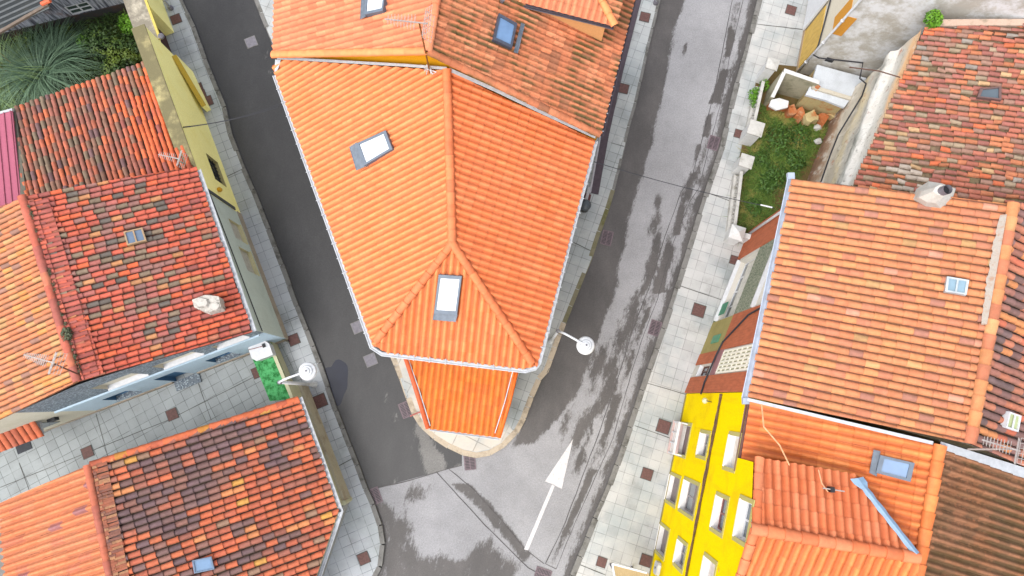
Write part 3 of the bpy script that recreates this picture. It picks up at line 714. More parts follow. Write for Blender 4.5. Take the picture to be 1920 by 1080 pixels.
skylight(ch, plL, [(673, 272), (728, 247), (741, 282), (688, 313)], PANEW, [(659, 277), (673, 268), (692, 312), (672, 321)], fw=.1)
skylight(ch, plH, [(824, 513), (867, 516), (858, 588), (815, 585)], PANEW, [(815, 584), (859, 588), (855, 602), (812, 598)], fw=.1)
fl = MB(); Lf = [plL.hit(x, y) + V((0, 0, .05)) for x, y in ((521, 113), (640, 120), (760, 127), (838, 133))]
fl.add([p + o_ for p in Lf for o_ in (V((0, 0, .03)), V((.0, .1, .04)))], [(2 * i, 2 * i + 1, 2 * i + 3, 2 * i + 2) for i in range(3)])
Rf = [plR.hit(x, y) + V((0, 0, .06)) for x, y in ((842, 133), (930, 172), (1020, 215), (1116, 259))]
fl.add([p + o_ for p in Rf for o_ in (V((-.02, -.05, .03)), V((.03, .06, .05)))], [(2 * i, 2 * i + 1, 2 * i + 3, 2 * i + 2) for i in range(3)])
fl.add([plL.hit(517, 113) + V((0, 0, .06)), plL.hit(528, 114) + V((0, 0, .08)), plL.hit(523, 131) + V((0, 0, .08)), plL.hit(515, 141) + V((0, 0, .05))], [(0, 3, 2, 1)])
fl.build('flashing', GUTTER, ch)
# annexe at the tip
an = thing('annexe', 'small lean-to annexe with vivid orange tiles on the pavement tip', 'annexe', P(880, 760, 0))
plA = eave_plane((805, 801), (938, 818), 2.75, 13, (870, 700))
roof('roof_slope', an, plA, [(805, 801), (938, 818), (976, 650), (752, 625)], ((868, 800), (880, 700)), .235, .4, 'mixta', ANNX, TILE_ANNEXE, keep=(0,), perp=0, seed=5, jit=.002, bright=.06)
e = MB(); A_ = [plA.hit(x, y) + V((0, 0, .06)) for x, y in ((756, 655), (780, 728), (803, 803))]; e.tube(A_, .095, 8)
e.build('verge', m_plain('verge_terracotta', S(226, 104, 58), .6), an, smooth=True)
e = MB(); A_ = [plA.hit(x, y) + V((0, 0, .05)) for x, y in ((973, 680), (956, 752), (936, 820))]; e.tube(A_, .07, 8)
e.build('verge', m_plain('verge_orange', S(246, 116, 34), .6), an, smooth=True)
e = MB()
for q in ([(764, 668), (786, 730), (807, 798)], [(963, 690), (946, 755), (928, 812)]):
    A_ = [plA.hit(*p) + V((0, 0, .075)) for p in q]
    for a, b in zip(A_, A_[1:]): e.bar(a, b, .035, .03)
A_ = [plA.hit(*p) - V((0, 0, .03)) for p in ((806, 804), (936, 822))]; e.gutter(A_, .09)
e.build('gutter', GUTTER, an)
e = MB(); e.tube([plA.hit(797, 771) + V((0, 0, .02)), P(786, 773, 1.6), P(774, 778, .3), P(770, 780, .17)], .03, 6); e.build('spout', m_plain('pink_spout', S(226, 120, 110), .5), an)
fa = inset([V((p.x, p.y, 0)) for p in (plA.hit(805, 800), plA.hit(938, 817), plA.hit(974, 672), plA.hit(752, 645))], .94)
house_walls('wall', an, fa, [plA], WALLC)

# ================================================================= dormer house (upper centre)
dh = thing('dormer_house', 'taller house at the top with salmon left slope, mossy right slope and a dormer', 'house', P(860, 60, 0))
V0 = P(803, 97, 8.95)
pU = Plane(P(514, 105, 6.35), P(517, -10, 6.35), V0)
RT = pU.hit(832, -80)
pV = Plane(V0, RT, P(1124, 254, 6.5)); print('dormer house', RT.z, pV.hit(1190, 0).z)
roof('roof_slope', dh, pU, [(519, -80), (514, 105), (803, 97), (832, -80)], ((560, 70), (780, 40)), .23, .4, 'mixta', SALMON, TILE_SALMON, keep=(0,), perp=0, seed=6, jit=.002)
roof('roof_slope', dh, pV, [(803, 97), (1124, 254), (1207, -80), (832, -80)], ((1130, 200), (840, 98)), .205, .37, 'mixta', MOSSR, TILE_MOSSY, keep=(1,), perp=1, seed=7, jit=.004, bright=.14)
ridge('ridge', dh, V0, RT, .14, SALMON, TILE_SALMON, .42, 5, .03)
va, vb, vc = pU.hit(514, 103), V0, pV.hit(1124, 253)
ridge('verge', dh, va, vb, .14, ORANGE, TILE_NEW, .42, 6, .02); ridge('verge', dh, vb, vc, .13, MOSSR, TILE_MOSSY, .42, 7, .01)
sw = MB(); back = V((0, .18, 0))
for a, b, k in ((va, vb, 8), (vb, vc, 8)):
    ps = [a.lerp(b, t / k) + back for t in range(k + 1)]
    sw.add([V((p.x, p.y, 4.0)) for p in ps] + [p - V((0, 0, .1)) for p in ps], [(t, t + 1, k + 2 + t, k + 1 + t) for t in range(k)])
sw.build('wall', WALLO, dh)
fh = [V((p.x, p.y, 0)) for p in (va + V((.35, .3, 0)), vb + V((0, .3, 0)), vc + V((-.35, .3, 0)), pV.hit(1185, -60), pU.hit(535, -60))]
house_walls('wall', dh, fh, [pU, pV], WALLC, drop=.12, skip=(0, 1))
g = MB(); ge = [pV.hit(1127, 254) - V((-.02, 0, .04)), pV.hit(1160, 118) - V((-.02, 0, .04)), pV.hit(1190, -10) - V((-.02, 0, .04)), pV.hit(1209, -80) - V((-.02, 0, .04))]; g.gutter(ge, .11); g.build('gutter', DARKGUT, dh)
for i in range(16):
    q = ge[0].lerp(ge[2], (i + .5) / 16); MB().cbox(q + V((-.02, 0, .0)), .12, .03, .02).build('gutter_bracket', GUTTER, dh)
skylight(dh, pU, [(695, -36), (733, -36), (724, 26), (690, 33)], PANEW, [(684, -30), (695, -34), (691, 34), (680, 40)])
skylight(dh, pV, [(932, 29), (966, 48), (956, 94), (921, 78)], PANEB, [(974, 45), (981, 48), (968, 103), (960, 100)], fm=m_plain('dark_window_frame', S(78, 82, 96), .4))
ve = MB(); q = pV.hit(941, 4); ve.tube([q, q + V((0, 0, .25)), q + V((.06, -.12, .33))], .06, 8); ve.build('vent_pipe', STEEL, dh)
# dormer
QD = pV.hit(1121, 80); dz = min((math.hypot(*(P(1132, 49, z / 50) - QD).xy), z / 50) for z in range(300, 520))[1] + .05; print('dormer', QD.z, dz)
D0, D1 = P(957, 0, dz), P(1151, 48, dz)
pD = eave_plane((957, 0), (1151, 48), dz, 17, (1080, -60))
roof('dormer_roof', dh, pD, [(930, -7), (957, 0), (1151, 48), (1125, -1), (1105, -40), (960, -60)], ((1060, 24), (1075, -50)), .23, .37, 'mixta', SALMON, TILE_SALMON, keep=(1,), perp=1, seed=8, jit=.003)
h1 = pD.hit(1106, -42); pE = Plane(D1, h1, P(1178, -60, dz))
roof('dormer_roof', dh, pE, [(1151, 48), (1165, 0), (1178, -60), (1106, -42)], ((1160, 20), (1110, 0)), .23, .37, 'mixta', SALMON, TILE_MOSSY, keep=(0, 1), seed=9, jit=.003)
ridge('ridge', dh, D1 + V((0, 0, .02)), h1, .13, ORANGE, TILE_NEW, .42, 8, .04)
g = MB(); g.gutter([D0 - V((0, .05, .04)), D1 - V((0, .05, .04))], .12); g.build('dormer_gutter', DARKGUT, dh)
cw = MB(); c0, c1 = P(985, 7, dz - .03), P(1136, 46, dz - .03)
dd = (c1 - c0); k = 8
ps = [c0 + dd * t / k + V((0, .03, 0)) for t in range(k + 1)]
cw.add([V((p.x, p.y, pV.z(p.x, p.y) - .05)) for p in ps] + ps, [(t, t + 1, k + 2 + t, k + 1 + t) for t in range(k)])
e1 = ps[-1]; n2 = V((.75, 3.2, 0)); qs = [e1 + n2 * t / 4 for t in range(5)]
cw.add([V((p.x, p.y, pV.z(p.x, p.y) - .05)) for p in qs] + qs, [(t, t + 1, 6 + t, 5 + t) for t in range(4)])
cw.build('dormer_wall', m_plaster('peach_render', S(238, 176, 116), S(226, 160, 100), .25), dh)
# dark strip and bin on the right pavement
lw = thing('light_well', 'dark brown sunken light well with pale rim along the pavement under the eave', 'light well', P(1125, 300, .13))
LWp = [(1196, -30), (1155, 130), (1128, 250), (1108, 362)]
a = g2(LWp, .16)
m = MB(); m2 = MB()
for p, q in zip(a, a[1:]):
    u = (q - p).normalized(); s_ = V((-u.y, u.x, 0)) * -1
    m.box(p - s_ * .34 - V((0, 0, .02)), q - p, s_ * .34, V((0, 0, .03))); m2.box(p - V((0, 0, .03)), q - p, s_ * -.05 + s_ * .13, V((0, 0, .09)))
m.build('floor', m_plain('dark_brown_floor', S(84, 70, 78), .6, .2), lw); m2.build('rim', m_plain('pale_rim', S(196, 192, 196), .8), lw)
ds = thing('door_step', 'dark red doorstep slab just behind the grey rubbish bin', 'doorstep', P(1098, 374, .13))
MB().cbox(P(1099, 376, .13), .55, .32, .14, ca).build('slab', m_plain('dark_red_slab', S(112, 60, 58), .6), ds); MB().cbox(P(1101, 366, .13), .6, .12, .3, ca).build('kerb_upstand', m_plain('pale_upstand', S(200, 196, 198), .8), ds)
bn = thing('rubbish_bin', 'dark grey rubbish bin standing under the right eave of the orange roof', 'bin', P(1096, 390, .13))
q = P(1095, 392, .13); m = MB(); m.lathe(q, [(.17, 0), (.2, .1), (.23, .6), (.235, .62)], 14); m.build('body', BLACK, bn, smooth=True)
m = MB(); m.lathe(q, [(.25, .62), (.25, .68), (.2, .76), (.1, .8), (.03, .81)], 14); m.build('lid', m_plain('grey_lid', S(84, 92, 98), .35), bn, smooth=True)
# ================================================================= brick fronted house (right)
bh = thing('brick_house', 'large right hand house with mottled pale orange roof, brick and green mosaic front', 'house', P(1450, 600, 0))
WB = Wall(P(1398, 450), P(1284, 737)); 
def wb(px, py): return WB.uz(px, py)
zB = 8.2
pB = eave_plane((1487, 335), (1405, 745), zB, 17, (1800, 600))
B0, B1 = pB.hit(1898, 384), pB.hit(1817, 832)
pBe = Plane(B0, B1, P(2060, 640, B1.z - 1.6)); print('brick', B0.z, B1.z, WB.L)
roof('roof_slope', bh, pB, [(1487, 335), (1898, 384), (1817, 832), (1405, 745)], ((1440, 540), (1850, 612)), .245, .39, 'barrel', BIG, TILE_PALE, keep=(3,), seed=11, jit=.006, bright=.08, deck=S(160, 102, 80), slide=1, rise=.08, lip=.016)
roof('roof_slope', bh, pBe, [(1898, 384), (1920, 378), (2120, 420), (2120, 960), (1817, 832)], ((2040, 700), (1860, 620)), .245, .4, 'barrel', BIGE, TILE_OLD, seed=12, jit=.012, bright=.14, deck=S(70, 54, 56), slide=1)
ridge('ridge', bh, B0, B1, .17, [(3, S(230, 150, 96)), (2, S(212, 128, 92)), (1, S(236, 166, 110))], TILE_PALE, .45, 11, .03)
mo = MB(); rr = random.Random(5); n_ = 34; L_ = []
for i in range(n_):
    t = i / (n_ - 1); y = 405 + t * 205; x = 1893 - (y - 384) * .181 - 11
    wd = 1 + 6 * math.sin(t * 3.0 + .2) * rr.uniform(.4, 1.2)
    L_ += [pB.hit(x - wd - 3, y) + pB.n * .1, pB.hit(x + 6, y) + pB.n * .16]
mo.add(L_, [(2 * i, 2 * i + 2, 2 * i + 3, 2 * i + 1) for i in range(n_ - 1)]); mo.build('ridge_mortar', m_plaster('mortar', S(192, 182, 170), S(186, 140, 110), .8, 6), bh)
mo = MB(); L_ = [pB.hit(x, y) + pB.n * .1 for x, y in ((1412, 752), (1560, 787), (1700, 820), (1760, 834))]
for a, b in zip(L_, L_[1:]): mo.bar(a - V((0, 0, .6)), b - V((0, 0, .6)), .1, 1.25)
mo.build('verge_trim', GUTTER, bh)
g = MB(); GB = [P(1489, 333, zB - .04), P(1403, 747, zB - .04)]; GB = [p + V((-.1, 0, 0)) for p in GB]; g.gutter(GB, .17)
g.cbox(GB[0] + V((0, .05, -.1)), .22, .22, .14); g.cbox(GB[1] + V((.03, -.08, -.12)), .2, .2, .14); g.build('gutter', m_plain('blue_grey_gutter', S(186, 196, 212), .4, .1), bh)
skylight(bh, pB, [(1772, 521), (1813, 528), (1808, 556), (1768, 549)], m_glass('slate_pane', S(140, 168, 184), .1), None, True, .06, fm=m_plain('pale_window_frame', S(196, 204, 208), .4))
skylight(bh, pBe, [(1880, 770), (1902, 778), (1896, 808), (1873, 800)], PANEG, None, True, .05, fm=WHITE)
BRICK = m_lines('orange_brick_panel', S(206, 116, 78), S(176, 92, 62), tuple(WB.u), 9.0, .85, .35)
MOS = m_mosaic('green_mosaic', S(96, 112, 84), S(140, 148, 118), S(170, 172, 150), 14)
LIGHTW = m_plaster('white_render', S(232, 226, 214), S(190, 184, 170), .3)
PURP = m_plaster('mauve_tile', S(176, 130, 130), S(150, 105, 108), .4)
YGRN = m_plaster('olive_render', S(186, 172, 110), S(150, 140, 84), .5)
uA = wb(1384, 490)[0]; uB = WB.rect([(1360, 593), (1429, 575), (1360, 593), (1429, 575)])[0]; uB = (wb(1352, 597)[0] + wb(1429, 576)[0]) / 2
uC = (wb(1349, 657)[0] + wb(1415, 643)[0]) / 2; uD = WB.L
zt = 7.9
hw1 = (uA + .15, uB - .05, wb(1370, 540)[1], wb(1396, 540)[1]); hw2 = (uA + .15, uB - .05, wb(1437, 520)[1], 7.75)
hw3 = (uC + .55, uD - .75, 1.0, 2.35)
hdoor = (uB - 1.5, uB - .25, .1, 2.1)
print('uABCD', uA, uB, uC, uD, hw1, hw2)
for h in (hw1, hw2, hw3): assert h[1] > h[0] and h[3] > h[2], h
facade('wall', bh, WB, 0, zt, [hw1, hw2, hw3], [LIGHTW, LIGHTW], .3)
house_walls('wall', bh, inset([V((p.x, p.y, 0)) for p in (WB.pt(0, 0), WB.pt(WB.L, 0), pB.hit(1817, 832), pBe.hit(2100, 930), pBe.hit(2100, 430), pB.hit(1898, 390))], .985), [pB, pBe], LIGHTW, .12, skip=(0,))
def panel(a, b, c, d, mat, o=.03, name='facade_panel'):
    return wbox(MB(), WB, a, b, c, d, 0.004, o).build(name, mat, bh)
panel(-.35, uA, 0, 7.3, BRICK, .06); panel(0, uA, 7.3, zt, BRICK, .06)
panel(uA, uB, 0, hw1[2] - .08, MOS, .04); panel(uA, uB, hw1[3] + .08, hw2[2] - .08, MOS, .04)
panel(uA, hw1[0], hw1[2] - .08, hw1[3] + .08, LIGHTW, .045); panel(uB, uC, 3.05, zt, BRICK, .05)
panel(uB, uC, 0.0, 3.05, YGRN, .03); panel(uC, uD, 2.9, 3.5, PURP, .035); panel(uC, uC + .5, 0, 2.9, BRICK, .05); panel(uD - .7, uD, 0, zt, BRICK, .05)
panel(uC + .52, uD - .72, .02, .95, LIGHTW, .03)
wbox(MB(), WB, hdoor[0] + .7, hdoor[1], .15, 1.5, .045, .06).build('door', m_plain('green_door', S(40, 138, 98), .5), bh)
wbox(MB(), WB, uB + .75, uB + 1.1, 1.3, 2.3, .035, .07).build('shutter', m_plain('green_shutter', S(90, 160, 120), .5), bh)
wbox(MB(), WB, uA + .1, uB, hw1[2] - .12, hw1[2] - .02, .0, .16).build('sill', WHITE, bh)
wbox(MB(), WB, uA + .1, uB, hw2[2] - .12, hw2[2] - .02, .0, .14).build('sill', WHITE, bh)
BL = m_plain('white_slat_blind', S(232, 228, 216), .6)
window(bh, WB, hw1, WHITE, PANED, .25, None, None, 3, (BL, .75)); window(bh, WB, hw2, WHITE, PANED, .22, None, None, 3, (BL,)); window(bh, WB, hw3, WOODBR, PANED, .16, None, WHITE, 1, None, True)
gb = MB(); ga, gb1, gc, gd = uC + .12, uD - .78, 3.75, 7.5; nx, nz = 6, 7
wbox(gb, WB, ga, gb1, gc, gd, .004, .02)
for i in range(nx + 1): x = ga + (gb1 - ga) * i / nx; wbox(gb, WB, x - .035, x + .035, gc, gd, .02, .06, 1)
for i in range(nz + 1): z = gc + (gd - gc) * i / nz; wbox(gb, WB, ga, gb1, z - .04, z + .04, .02, .057, 1)
gb.build('glass_block_screen', [m_plain('screen_back', S(168, 164, 120), .4), m_plain('screen_grid', S(250, 244, 226, .8), .6, .05)], bh)
t = MB(); t.tube([WB.pt(-.06, z, .12) for z in (.1, 4, zt)], .055, 8); t.build('downpipe', WHITE, bh, smooth=True)
t = MB(); ps = [WB.pt(u, z, .09) for u, z in ((uB + .05, 7.6), (uB + .3, 5.2), (uB + 1.2, 3.2), (uC + .2, 3.0), (uD - .4, 2.85), (uD + .1, 3.0))]; t.tube(ps, .035, 6); t.build('cable', CABLE, bh)
# chimney on the party wall
cm = MB(); q = [pB.hit(*p) for p in ((1712, 372), (1722, 352), (1745, 338), (1770, 342), (1796, 352), (1788, 376), (1770, 392), (1738, 388))]
cz = pB.hit(1755, 365).z; c = P(1766, 356, cz + 1.0)
low = [p - V((0, 0, .1)) for p in q]; mid = [c + (p - sum(q, V((0, 0, 0))) / 8) * .55 + V((0, 0, -.5)) for p in q]; top = [c + (p - sum(q, V((0, 0, 0))) / 8) * .36 for p in q]
cm.add(low + mid + top, [(i, (i + 1) % 8, 8 + (i + 1) % 8, 8 + i) for i in range(8)] + [(8 + i, 8 + (i + 1) % 8, 16 + (i + 1) % 8, 16 + i) for i in range(8)] + [tuple(range(16, 24))])
cho = cm.build('chimney', m_plaster('chimney_render', S(222, 218, 208), S(180, 176, 160), .5, 3), bh, smooth=False)
t = MB(); tt = c + V((.02, -.03, 0)); t.tube([tt - V((0, 0, .1)), tt + V((.02, -.02, .22))], .14, 12, 0, False); t.tube([tt + V((0, 0, -.05)), tt + V((.01, -.01, .1))], .12, 12, 1, True)
t.build('flue', [STEEL, BLACK], cho)

# ================================================================= yellow house (lower right)
yh = thing('yellow_house', 'bright yellow three storey house with orange roofs and a cross gable at lower right', 'house', P(1400, 950, 0))
WY = Wall(P(1285, 738), P(1196, 1180))
pY = eave_plane((1407, 752), (1386, 881), 8.25, 18, (1700, 900))
Y0, Y1 = pY.hit(1761, 836), pY.hit(1712, 1120); Y1 = pY.hit(1700, 1190)
pYe = Plane(Y0, Y1, P(2050, 1040, Y0.z - 1.5)); print('yellow', Y0.z, Y1.z)
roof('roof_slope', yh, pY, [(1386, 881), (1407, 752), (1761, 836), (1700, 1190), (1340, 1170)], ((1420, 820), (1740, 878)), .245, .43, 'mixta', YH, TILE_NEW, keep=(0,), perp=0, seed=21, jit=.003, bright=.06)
roof('roof_slope', yh, pYe, [(1761, 836), (2060, 935), (2060, 1200), (1700, 1190)], ((2000, 1060), (1740, 975)), .24, .42, 'mixta', YHE, TILE_BROWN, seed=22, jit=.004, bright=.12, rise=.085)
ridge('ridge', yh, Y0, Y1, .17, YH, TILE_NEW, .46, 21, .03)
fl = MB(); a, b = P(1763, 838, Y0.z + .05), P(2060, 930, Y0.z - 1.35); fl.bar(a, b, .3, .04); fl.build('flashing', GUTTER, yh)
g = MB(); GY = [P(1404, 757, 8.17), P(1382, 884, 8.17)]; g.gutter([p + V((-.02, 0, 0)) for p in GY], .12); g.build('gutter', m_plain('brown_gutter', S(120, 78, 70), .5), yh)
YEL = m_plaster('yellow_paint', S(255, 224, 0, .8), S(240, 190, 30, .72), .6, .9, .6, .9, .05)
REV = m_plaster('white_reveal', S(246, 242, 236, .75), S(210, 205, 195), .2)
TRIM = m_plaster('window_surround', S(208, 198, 124), S(170, 162, 104), .4)
H = {}
H['w1'] = WY.rect([(1283, 797), (1297, 800), (1284, 853), (1266, 849)]); H['w2'] = WY.rect([(1316, 811), (1331, 816), (1322, 857), (1307, 851)]); H['w3'] = WY.rect([(1371, 816), (1391, 820), (1379, 880), (1357, 873)])
H['w4'] = WY.rect([(1257, 892), (1277, 897), (1265, 947), (1248, 935)]); H['w5'] = WY.rect([(1284, 902), (1312, 910), (1299, 967), (1274, 954)]); H['w6'] = WY.rect([(1345, 931), (1367, 938), (1353, 1000), (1334, 988)]); H['w7'] = WY.rect([(1397, 941), (1414, 945), (1400, 1018), (1384, 1010)])
H['w8'] = WY.rect([(1238, 986), (1255, 995), (1245, 1043), (1229, 1032)]); H['w9'] = WY.rect([(1272, 1015), (1289, 1023), (1279, 1066), (1264, 1056)]); H['w10'] = WY.rect([(1322, 1047), (1345, 1058), (1332, 1112), (1312, 1098)])
zW = 8.15
for k in ('w3', 'w6', 'w10'): H[k] = H[k][:3] + (min(H[k][3], 8.02),)
facade('wall', yh, WY, 0, zW, [H[k] for k in H if k != 'w7'], [YEL, REV], .26)
zA = 10.35                                                    # cross gable ridge
up = MB(); u0, uap, u1 = 2.05, WY.uz(1412, 990)[0], 8.2
def gz(u): return zA - .08 - (abs(u - uap) * (.42 if u < uap else .3))
a, b, c, d = H['w7']; d = 10.1; c = 9.15; H['w7'] = (a, b, c, d)
cuts = sorted({u0, a, b, uap, u1, *[u0 + (u1 - u0) * i / 12 for i in range(13)]})
for p, q in zip(cuts, cuts[1:]):
    if a - .001 <= p and q <= b + .001:
        up.quad(WY.pt(p, zW), WY.pt(q, zW), WY.pt(q, c), WY.pt(p, c))
        if min(gz(p), gz(q)) > d: up.quad(WY.pt(p, d), WY.pt(q, d), WY.pt(q, gz(q)), WY.pt(p, gz(p)))
    else: up.quad(WY.pt(p, zW), WY.pt(q, zW), WY.pt(q, gz(q)), WY.pt(p, gz(p)))
for p0, p1 in (((a, c), (b, c)), ((b, c), (b, d)), ((a, c), (a, d))):
    up.quad(WY.pt(*p0), WY.pt(*p1), WY.pt(*p1, -.26), WY.pt(*p0, -.26), 1)
up.build('gable_wall', [YEL, REV], yh)
GREYW = m_plain('grey_window_frame', S(170, 160, 158), .5); REDW = m_plain('red_window_frame', S(150, 92, 84), .5); SHUT = m_plain('grey_brown_shutter', S(150, 136, 134), .6)
for k, fm, sh in (('w2', GREYW, None), ('w3', WHITE, (m_plain('white_blind', S(236, 226, 212), .6),)), ('w4', SHUT, (SHUT,)), ('w5', GREYW, (SHUT, .55)), ('w6', REDW, None), ('w7', WHITE, None), ('w8', SHUT, (SHUT,)), ('w9', GREYW, (SHUT, .5)), ('w10', WHITE, (m_plain('pale_blind', S(236, 224, 214), .6),))):
    window(yh, WY, H[k], fm, PANED, .24, TRIM, REV, 1, sh)
window(yh, WY, H['w1'], SHUT, PANED, .24, TRIM, None, 1, (m_plain('mauve_roller_shutter', S(158, 138, 136), .6),))
a, b, c, d = H['w1']
gm = MB(); PINK = m_plain('pink_ledge', S(226, 196, 190), .7, .1)
wbox(gm, WY, a - .1, b + .1, c + .05, c + .13, .0, .42)
gm.build('grille_ledge', PINK, yh); gm = MB()
for u in np.linspace(a - .05, b + .05, 4): wbox(gm, WY, u - .03, u + .03, c + .13, c + .95, .34, .4)
wbox(gm, WY, a - .08, b + .08, c + .95, c + 1.02, .32, .42)
for u in (a - .05, b + .05): wbox(gm, WY, u - .03, u + .03, c + .9, c + .95, .03, .34)
for z in (.35, .6): wbox(gm, WY, a - .02, b + .02, c + z, c + z + .04, .355, .385)
gm.build('window_grille', WHITE, yh)
pl_ = MB(); wbox(pl_, WY, .02, 8, .0, .28, .004, .03); pl_.build('plinth', m_plaster('olive_plinth', S(170, 156, 92), S(110, 104, 80), .6, 4), yh)
# cross gable roof
Gr0, Gr1 = P(1411, 991, zA), P(1722, 1046, zA - .05)
pGN = Plane(Gr0, Gr1, P(1418, 861, 9.62)); pGS = Plane(Gr0, Gr1, P(1383, 1084, 9.95))
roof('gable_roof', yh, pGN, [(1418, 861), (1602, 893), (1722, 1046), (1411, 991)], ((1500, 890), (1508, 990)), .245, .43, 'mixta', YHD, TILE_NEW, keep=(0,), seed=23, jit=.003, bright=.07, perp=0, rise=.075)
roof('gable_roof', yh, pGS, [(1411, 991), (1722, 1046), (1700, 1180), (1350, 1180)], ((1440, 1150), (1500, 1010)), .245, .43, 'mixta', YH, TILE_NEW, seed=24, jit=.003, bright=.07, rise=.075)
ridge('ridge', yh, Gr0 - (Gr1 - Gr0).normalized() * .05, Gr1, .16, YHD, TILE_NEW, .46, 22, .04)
ridge('verge', yh, pGN.hit(1423, 861), pGN.hit(1417, 990), .13, YHD, TILE_NEW, .46, 23, .03); ridge('verge', yh, pGS.hit(1415, 992), pGS.hit(1362, 1160), .13, YHD, TILE_NEW, .46, 24, .03)
fl = MB(); L_ = []; rr = random.Random(9)
vp = [pGN.hit(1602 + (1712 - 1602) * t / 14, 895 + (1036 - 895) * t / 14) + V((0, 0, .13)) for t in range(15)]
for i, p in enumerate(vp): wd = .075 + .03 * rr.random() + (.1 if i < 2 else 0); L_ += [p + V((-wd, -.03, 0)), p + V((0, 0, .06)), p + V((wd, .03, 0))]
fl.add(L_, [(3 * i + k, 3 * i + 3 + k, 3 * i + 4 + k, 3 * i + 1 + k) for i in range(14) for k in (0, 1)]); fl.build('valley_flashing', BLUELEAD, yh)
skylight(yh, pY, [(1648, 853), (1712, 868), (1704, 903), (1640, 886)], PANEB, [(1636, 843), (1649, 846), (1642, 893), (1628, 886)], fw=.1)
so_ = eave_plane((1352, 1062), (1340, 1130), 8.3, 16, (1500, 1100))
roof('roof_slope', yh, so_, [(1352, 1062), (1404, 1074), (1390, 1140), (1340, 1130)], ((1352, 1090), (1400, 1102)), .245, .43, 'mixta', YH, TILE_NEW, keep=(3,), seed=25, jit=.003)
house_walls('wall', yh, [WY.pt(0.0, 0, -.05), WY.pt(WY.L, 0, -.05)] + [V((p.x, p.y, 0)) for p in (P(2000, 1190, 6), P(2000, 950, 7))], [pY, pYe], YEL, .15, 8.1, skip=(0,))
# facade fittings
t = MB(); rr = random.Random(4)
for k in range(3):
    ps = [WY.pt(.05 + 6.6 * i / 26, 5.3 + .03 * math.sin(i * .9 + k * 2.1) + k * .035, .05 + .02 * math.cos(i * 1.1 + k * 2.1)) for i in range(27)]; t.tube(ps, .028, 5)
tag(t.build('facade_cable', m_plain('brown_cable', S(112, 84, 62), .7, .3)), 'dark braided cable bundle running across the yellow wall', 'cable')
mbx = thing('meter_box', 'white octagonal meter box on the yellow wall near the bottom edge', 'meter box', WY.pt(*WY.uz(1236, 1066)))
um, zm = WY.uz(1236, 1066)
oc = [(-.22, -.16), (-.14, -.25), (.14, -.25), (.22, -.16), (.22, .16), (.14, .25), (-.14, .25), (-.22, .16)]
MB().prism([WY.pt(um + a * 1.1, zm + b * 1.1, .01) for a, b in oc], WY.n * .14).build('case', WHITE, mbx)
m = MB(); wbox(m, WY, um - .03, um + .05, zm - .1, zm + .02, .15, .16); m.build('slot', BLACK, mbx)
wl = thing('wall_lamp', 'small white globe lamp high on the yellow wall below the cables', 'lamp', WY.pt(*WY.uz(1333, 754)))
ul, zl = WY.uz(1333, 754); m = MB(); m.lathe(WY.pt(ul, zl - .12, .22), [(.02, 0), (.08, .04), (.11, .12), (.08, .2), (.02, .24)], 12); m.build('globe', m_plain('cream_globe', S(250, 240, 190), .4), wl, smooth=True)
m = MB(); m.tube([WY.pt(ul, zl + .1, 0), WY.pt(ul, zl + .16, .12), WY.pt(ul, zl + .1, .22)], .015, 5); m.build('bracket', CABLE, wl)
# beige awning at the bottom
aw = thing('awning', 'beige ribbed awning with a white edge at the foot of the yellow wall', 'awning', P(1190, 1075, 0))
pA2 = Plane(P(1150, 1058, 2.5), P(1212, 1074, 2.6), P(1140, 1110, 2.3))
m = MB(); k = 14
for i in range(k):
    x0, x1 = 1150 + 66 * i / k, 1150 + 66 * (i + 1) / k; y0, y1 = 1058 + 17 * i / k, 1058 + 17 * (i + 1) / k
    p = [pA2.hit(x0, y0), pA2.hit(x1, y1), pA2.hit(x1 + 6, y1 + 50), pA2.hit(x0 + 6, y0 + 50)]; m.quad(p[0], p[1] + V((0, 0, .03)), p[2] + V((0, 0, .03)), p[3])
m.build('canopy', m_plaster('beige_sheet', S(196, 172, 128), S(150, 130, 96), .5), aw)
m = MB()
for a, b in (((1148, 1057), (1213, 1074)), ((1148, 1057), (1157, 1110))): m.bar(pA2.hit(*a), pA2.hit(*b), .07, .09)
m.build('edge_trim', WHITE, aw)
m = MB(); q = pA2.hit(1160, 1085); m.tube([V((q.x, q.y, .13)), q], .04, 8); q = pA2.hit(1205, 1092); m.tube([V((q.x, q.y, .13)), q], .04, 8); m.build('post', STEEL, aw)

# ================================================================= aerials
def aerial(label, base, top, d, s=1.0, n=9, mast=METAL, brace=True):
    o = thing('tv_aerial', label, 'aerial', base)
    m = MB(); m.tube([base, top], .028, 6); m.build('mast', mast, o)
    d = d.normalized(); sd = V((-d.y, d.x, 0)); m = MB()
    m.bar(top - d * .25 * s, top + d * 1.1 * s, .035, .03)
    for i in range(n):
        q = top + d * s * (.15 + .95 * i / n); l = s * (.24 - .012 * i)
        for z in (-.06, .06): m.bar(q - sd * l + V((0, 0, z)), q + sd * l + V((0, 0, z)), .011, .011)
    m.build('boom', METAL, o); m = MB()
    for z in (-1, 1):
        c = top - d * .1 * s + V((0, 0, .05 * z))
        for k in range(6): m.bar(c + sd * (-.5 + .2 * k) * .9 * s - d * .05 + V((0, 0, 0)), c + sd * (-.5 + .2 * k) * .9 * s - d * .3 * s + V((0, 0, z * .3 * s)), .011, .011)
        for k in range(4): e = -.05 - .08 * k * s; m.bar(c - sd * .46 * s + d * e + V((0, 0, z * .09 * k * s)), c + sd * .46 * s + d * e + V((0, 0, z * .09 * k * s)), .012, .012)
    m.build('reflector', METAL, o)
    return o
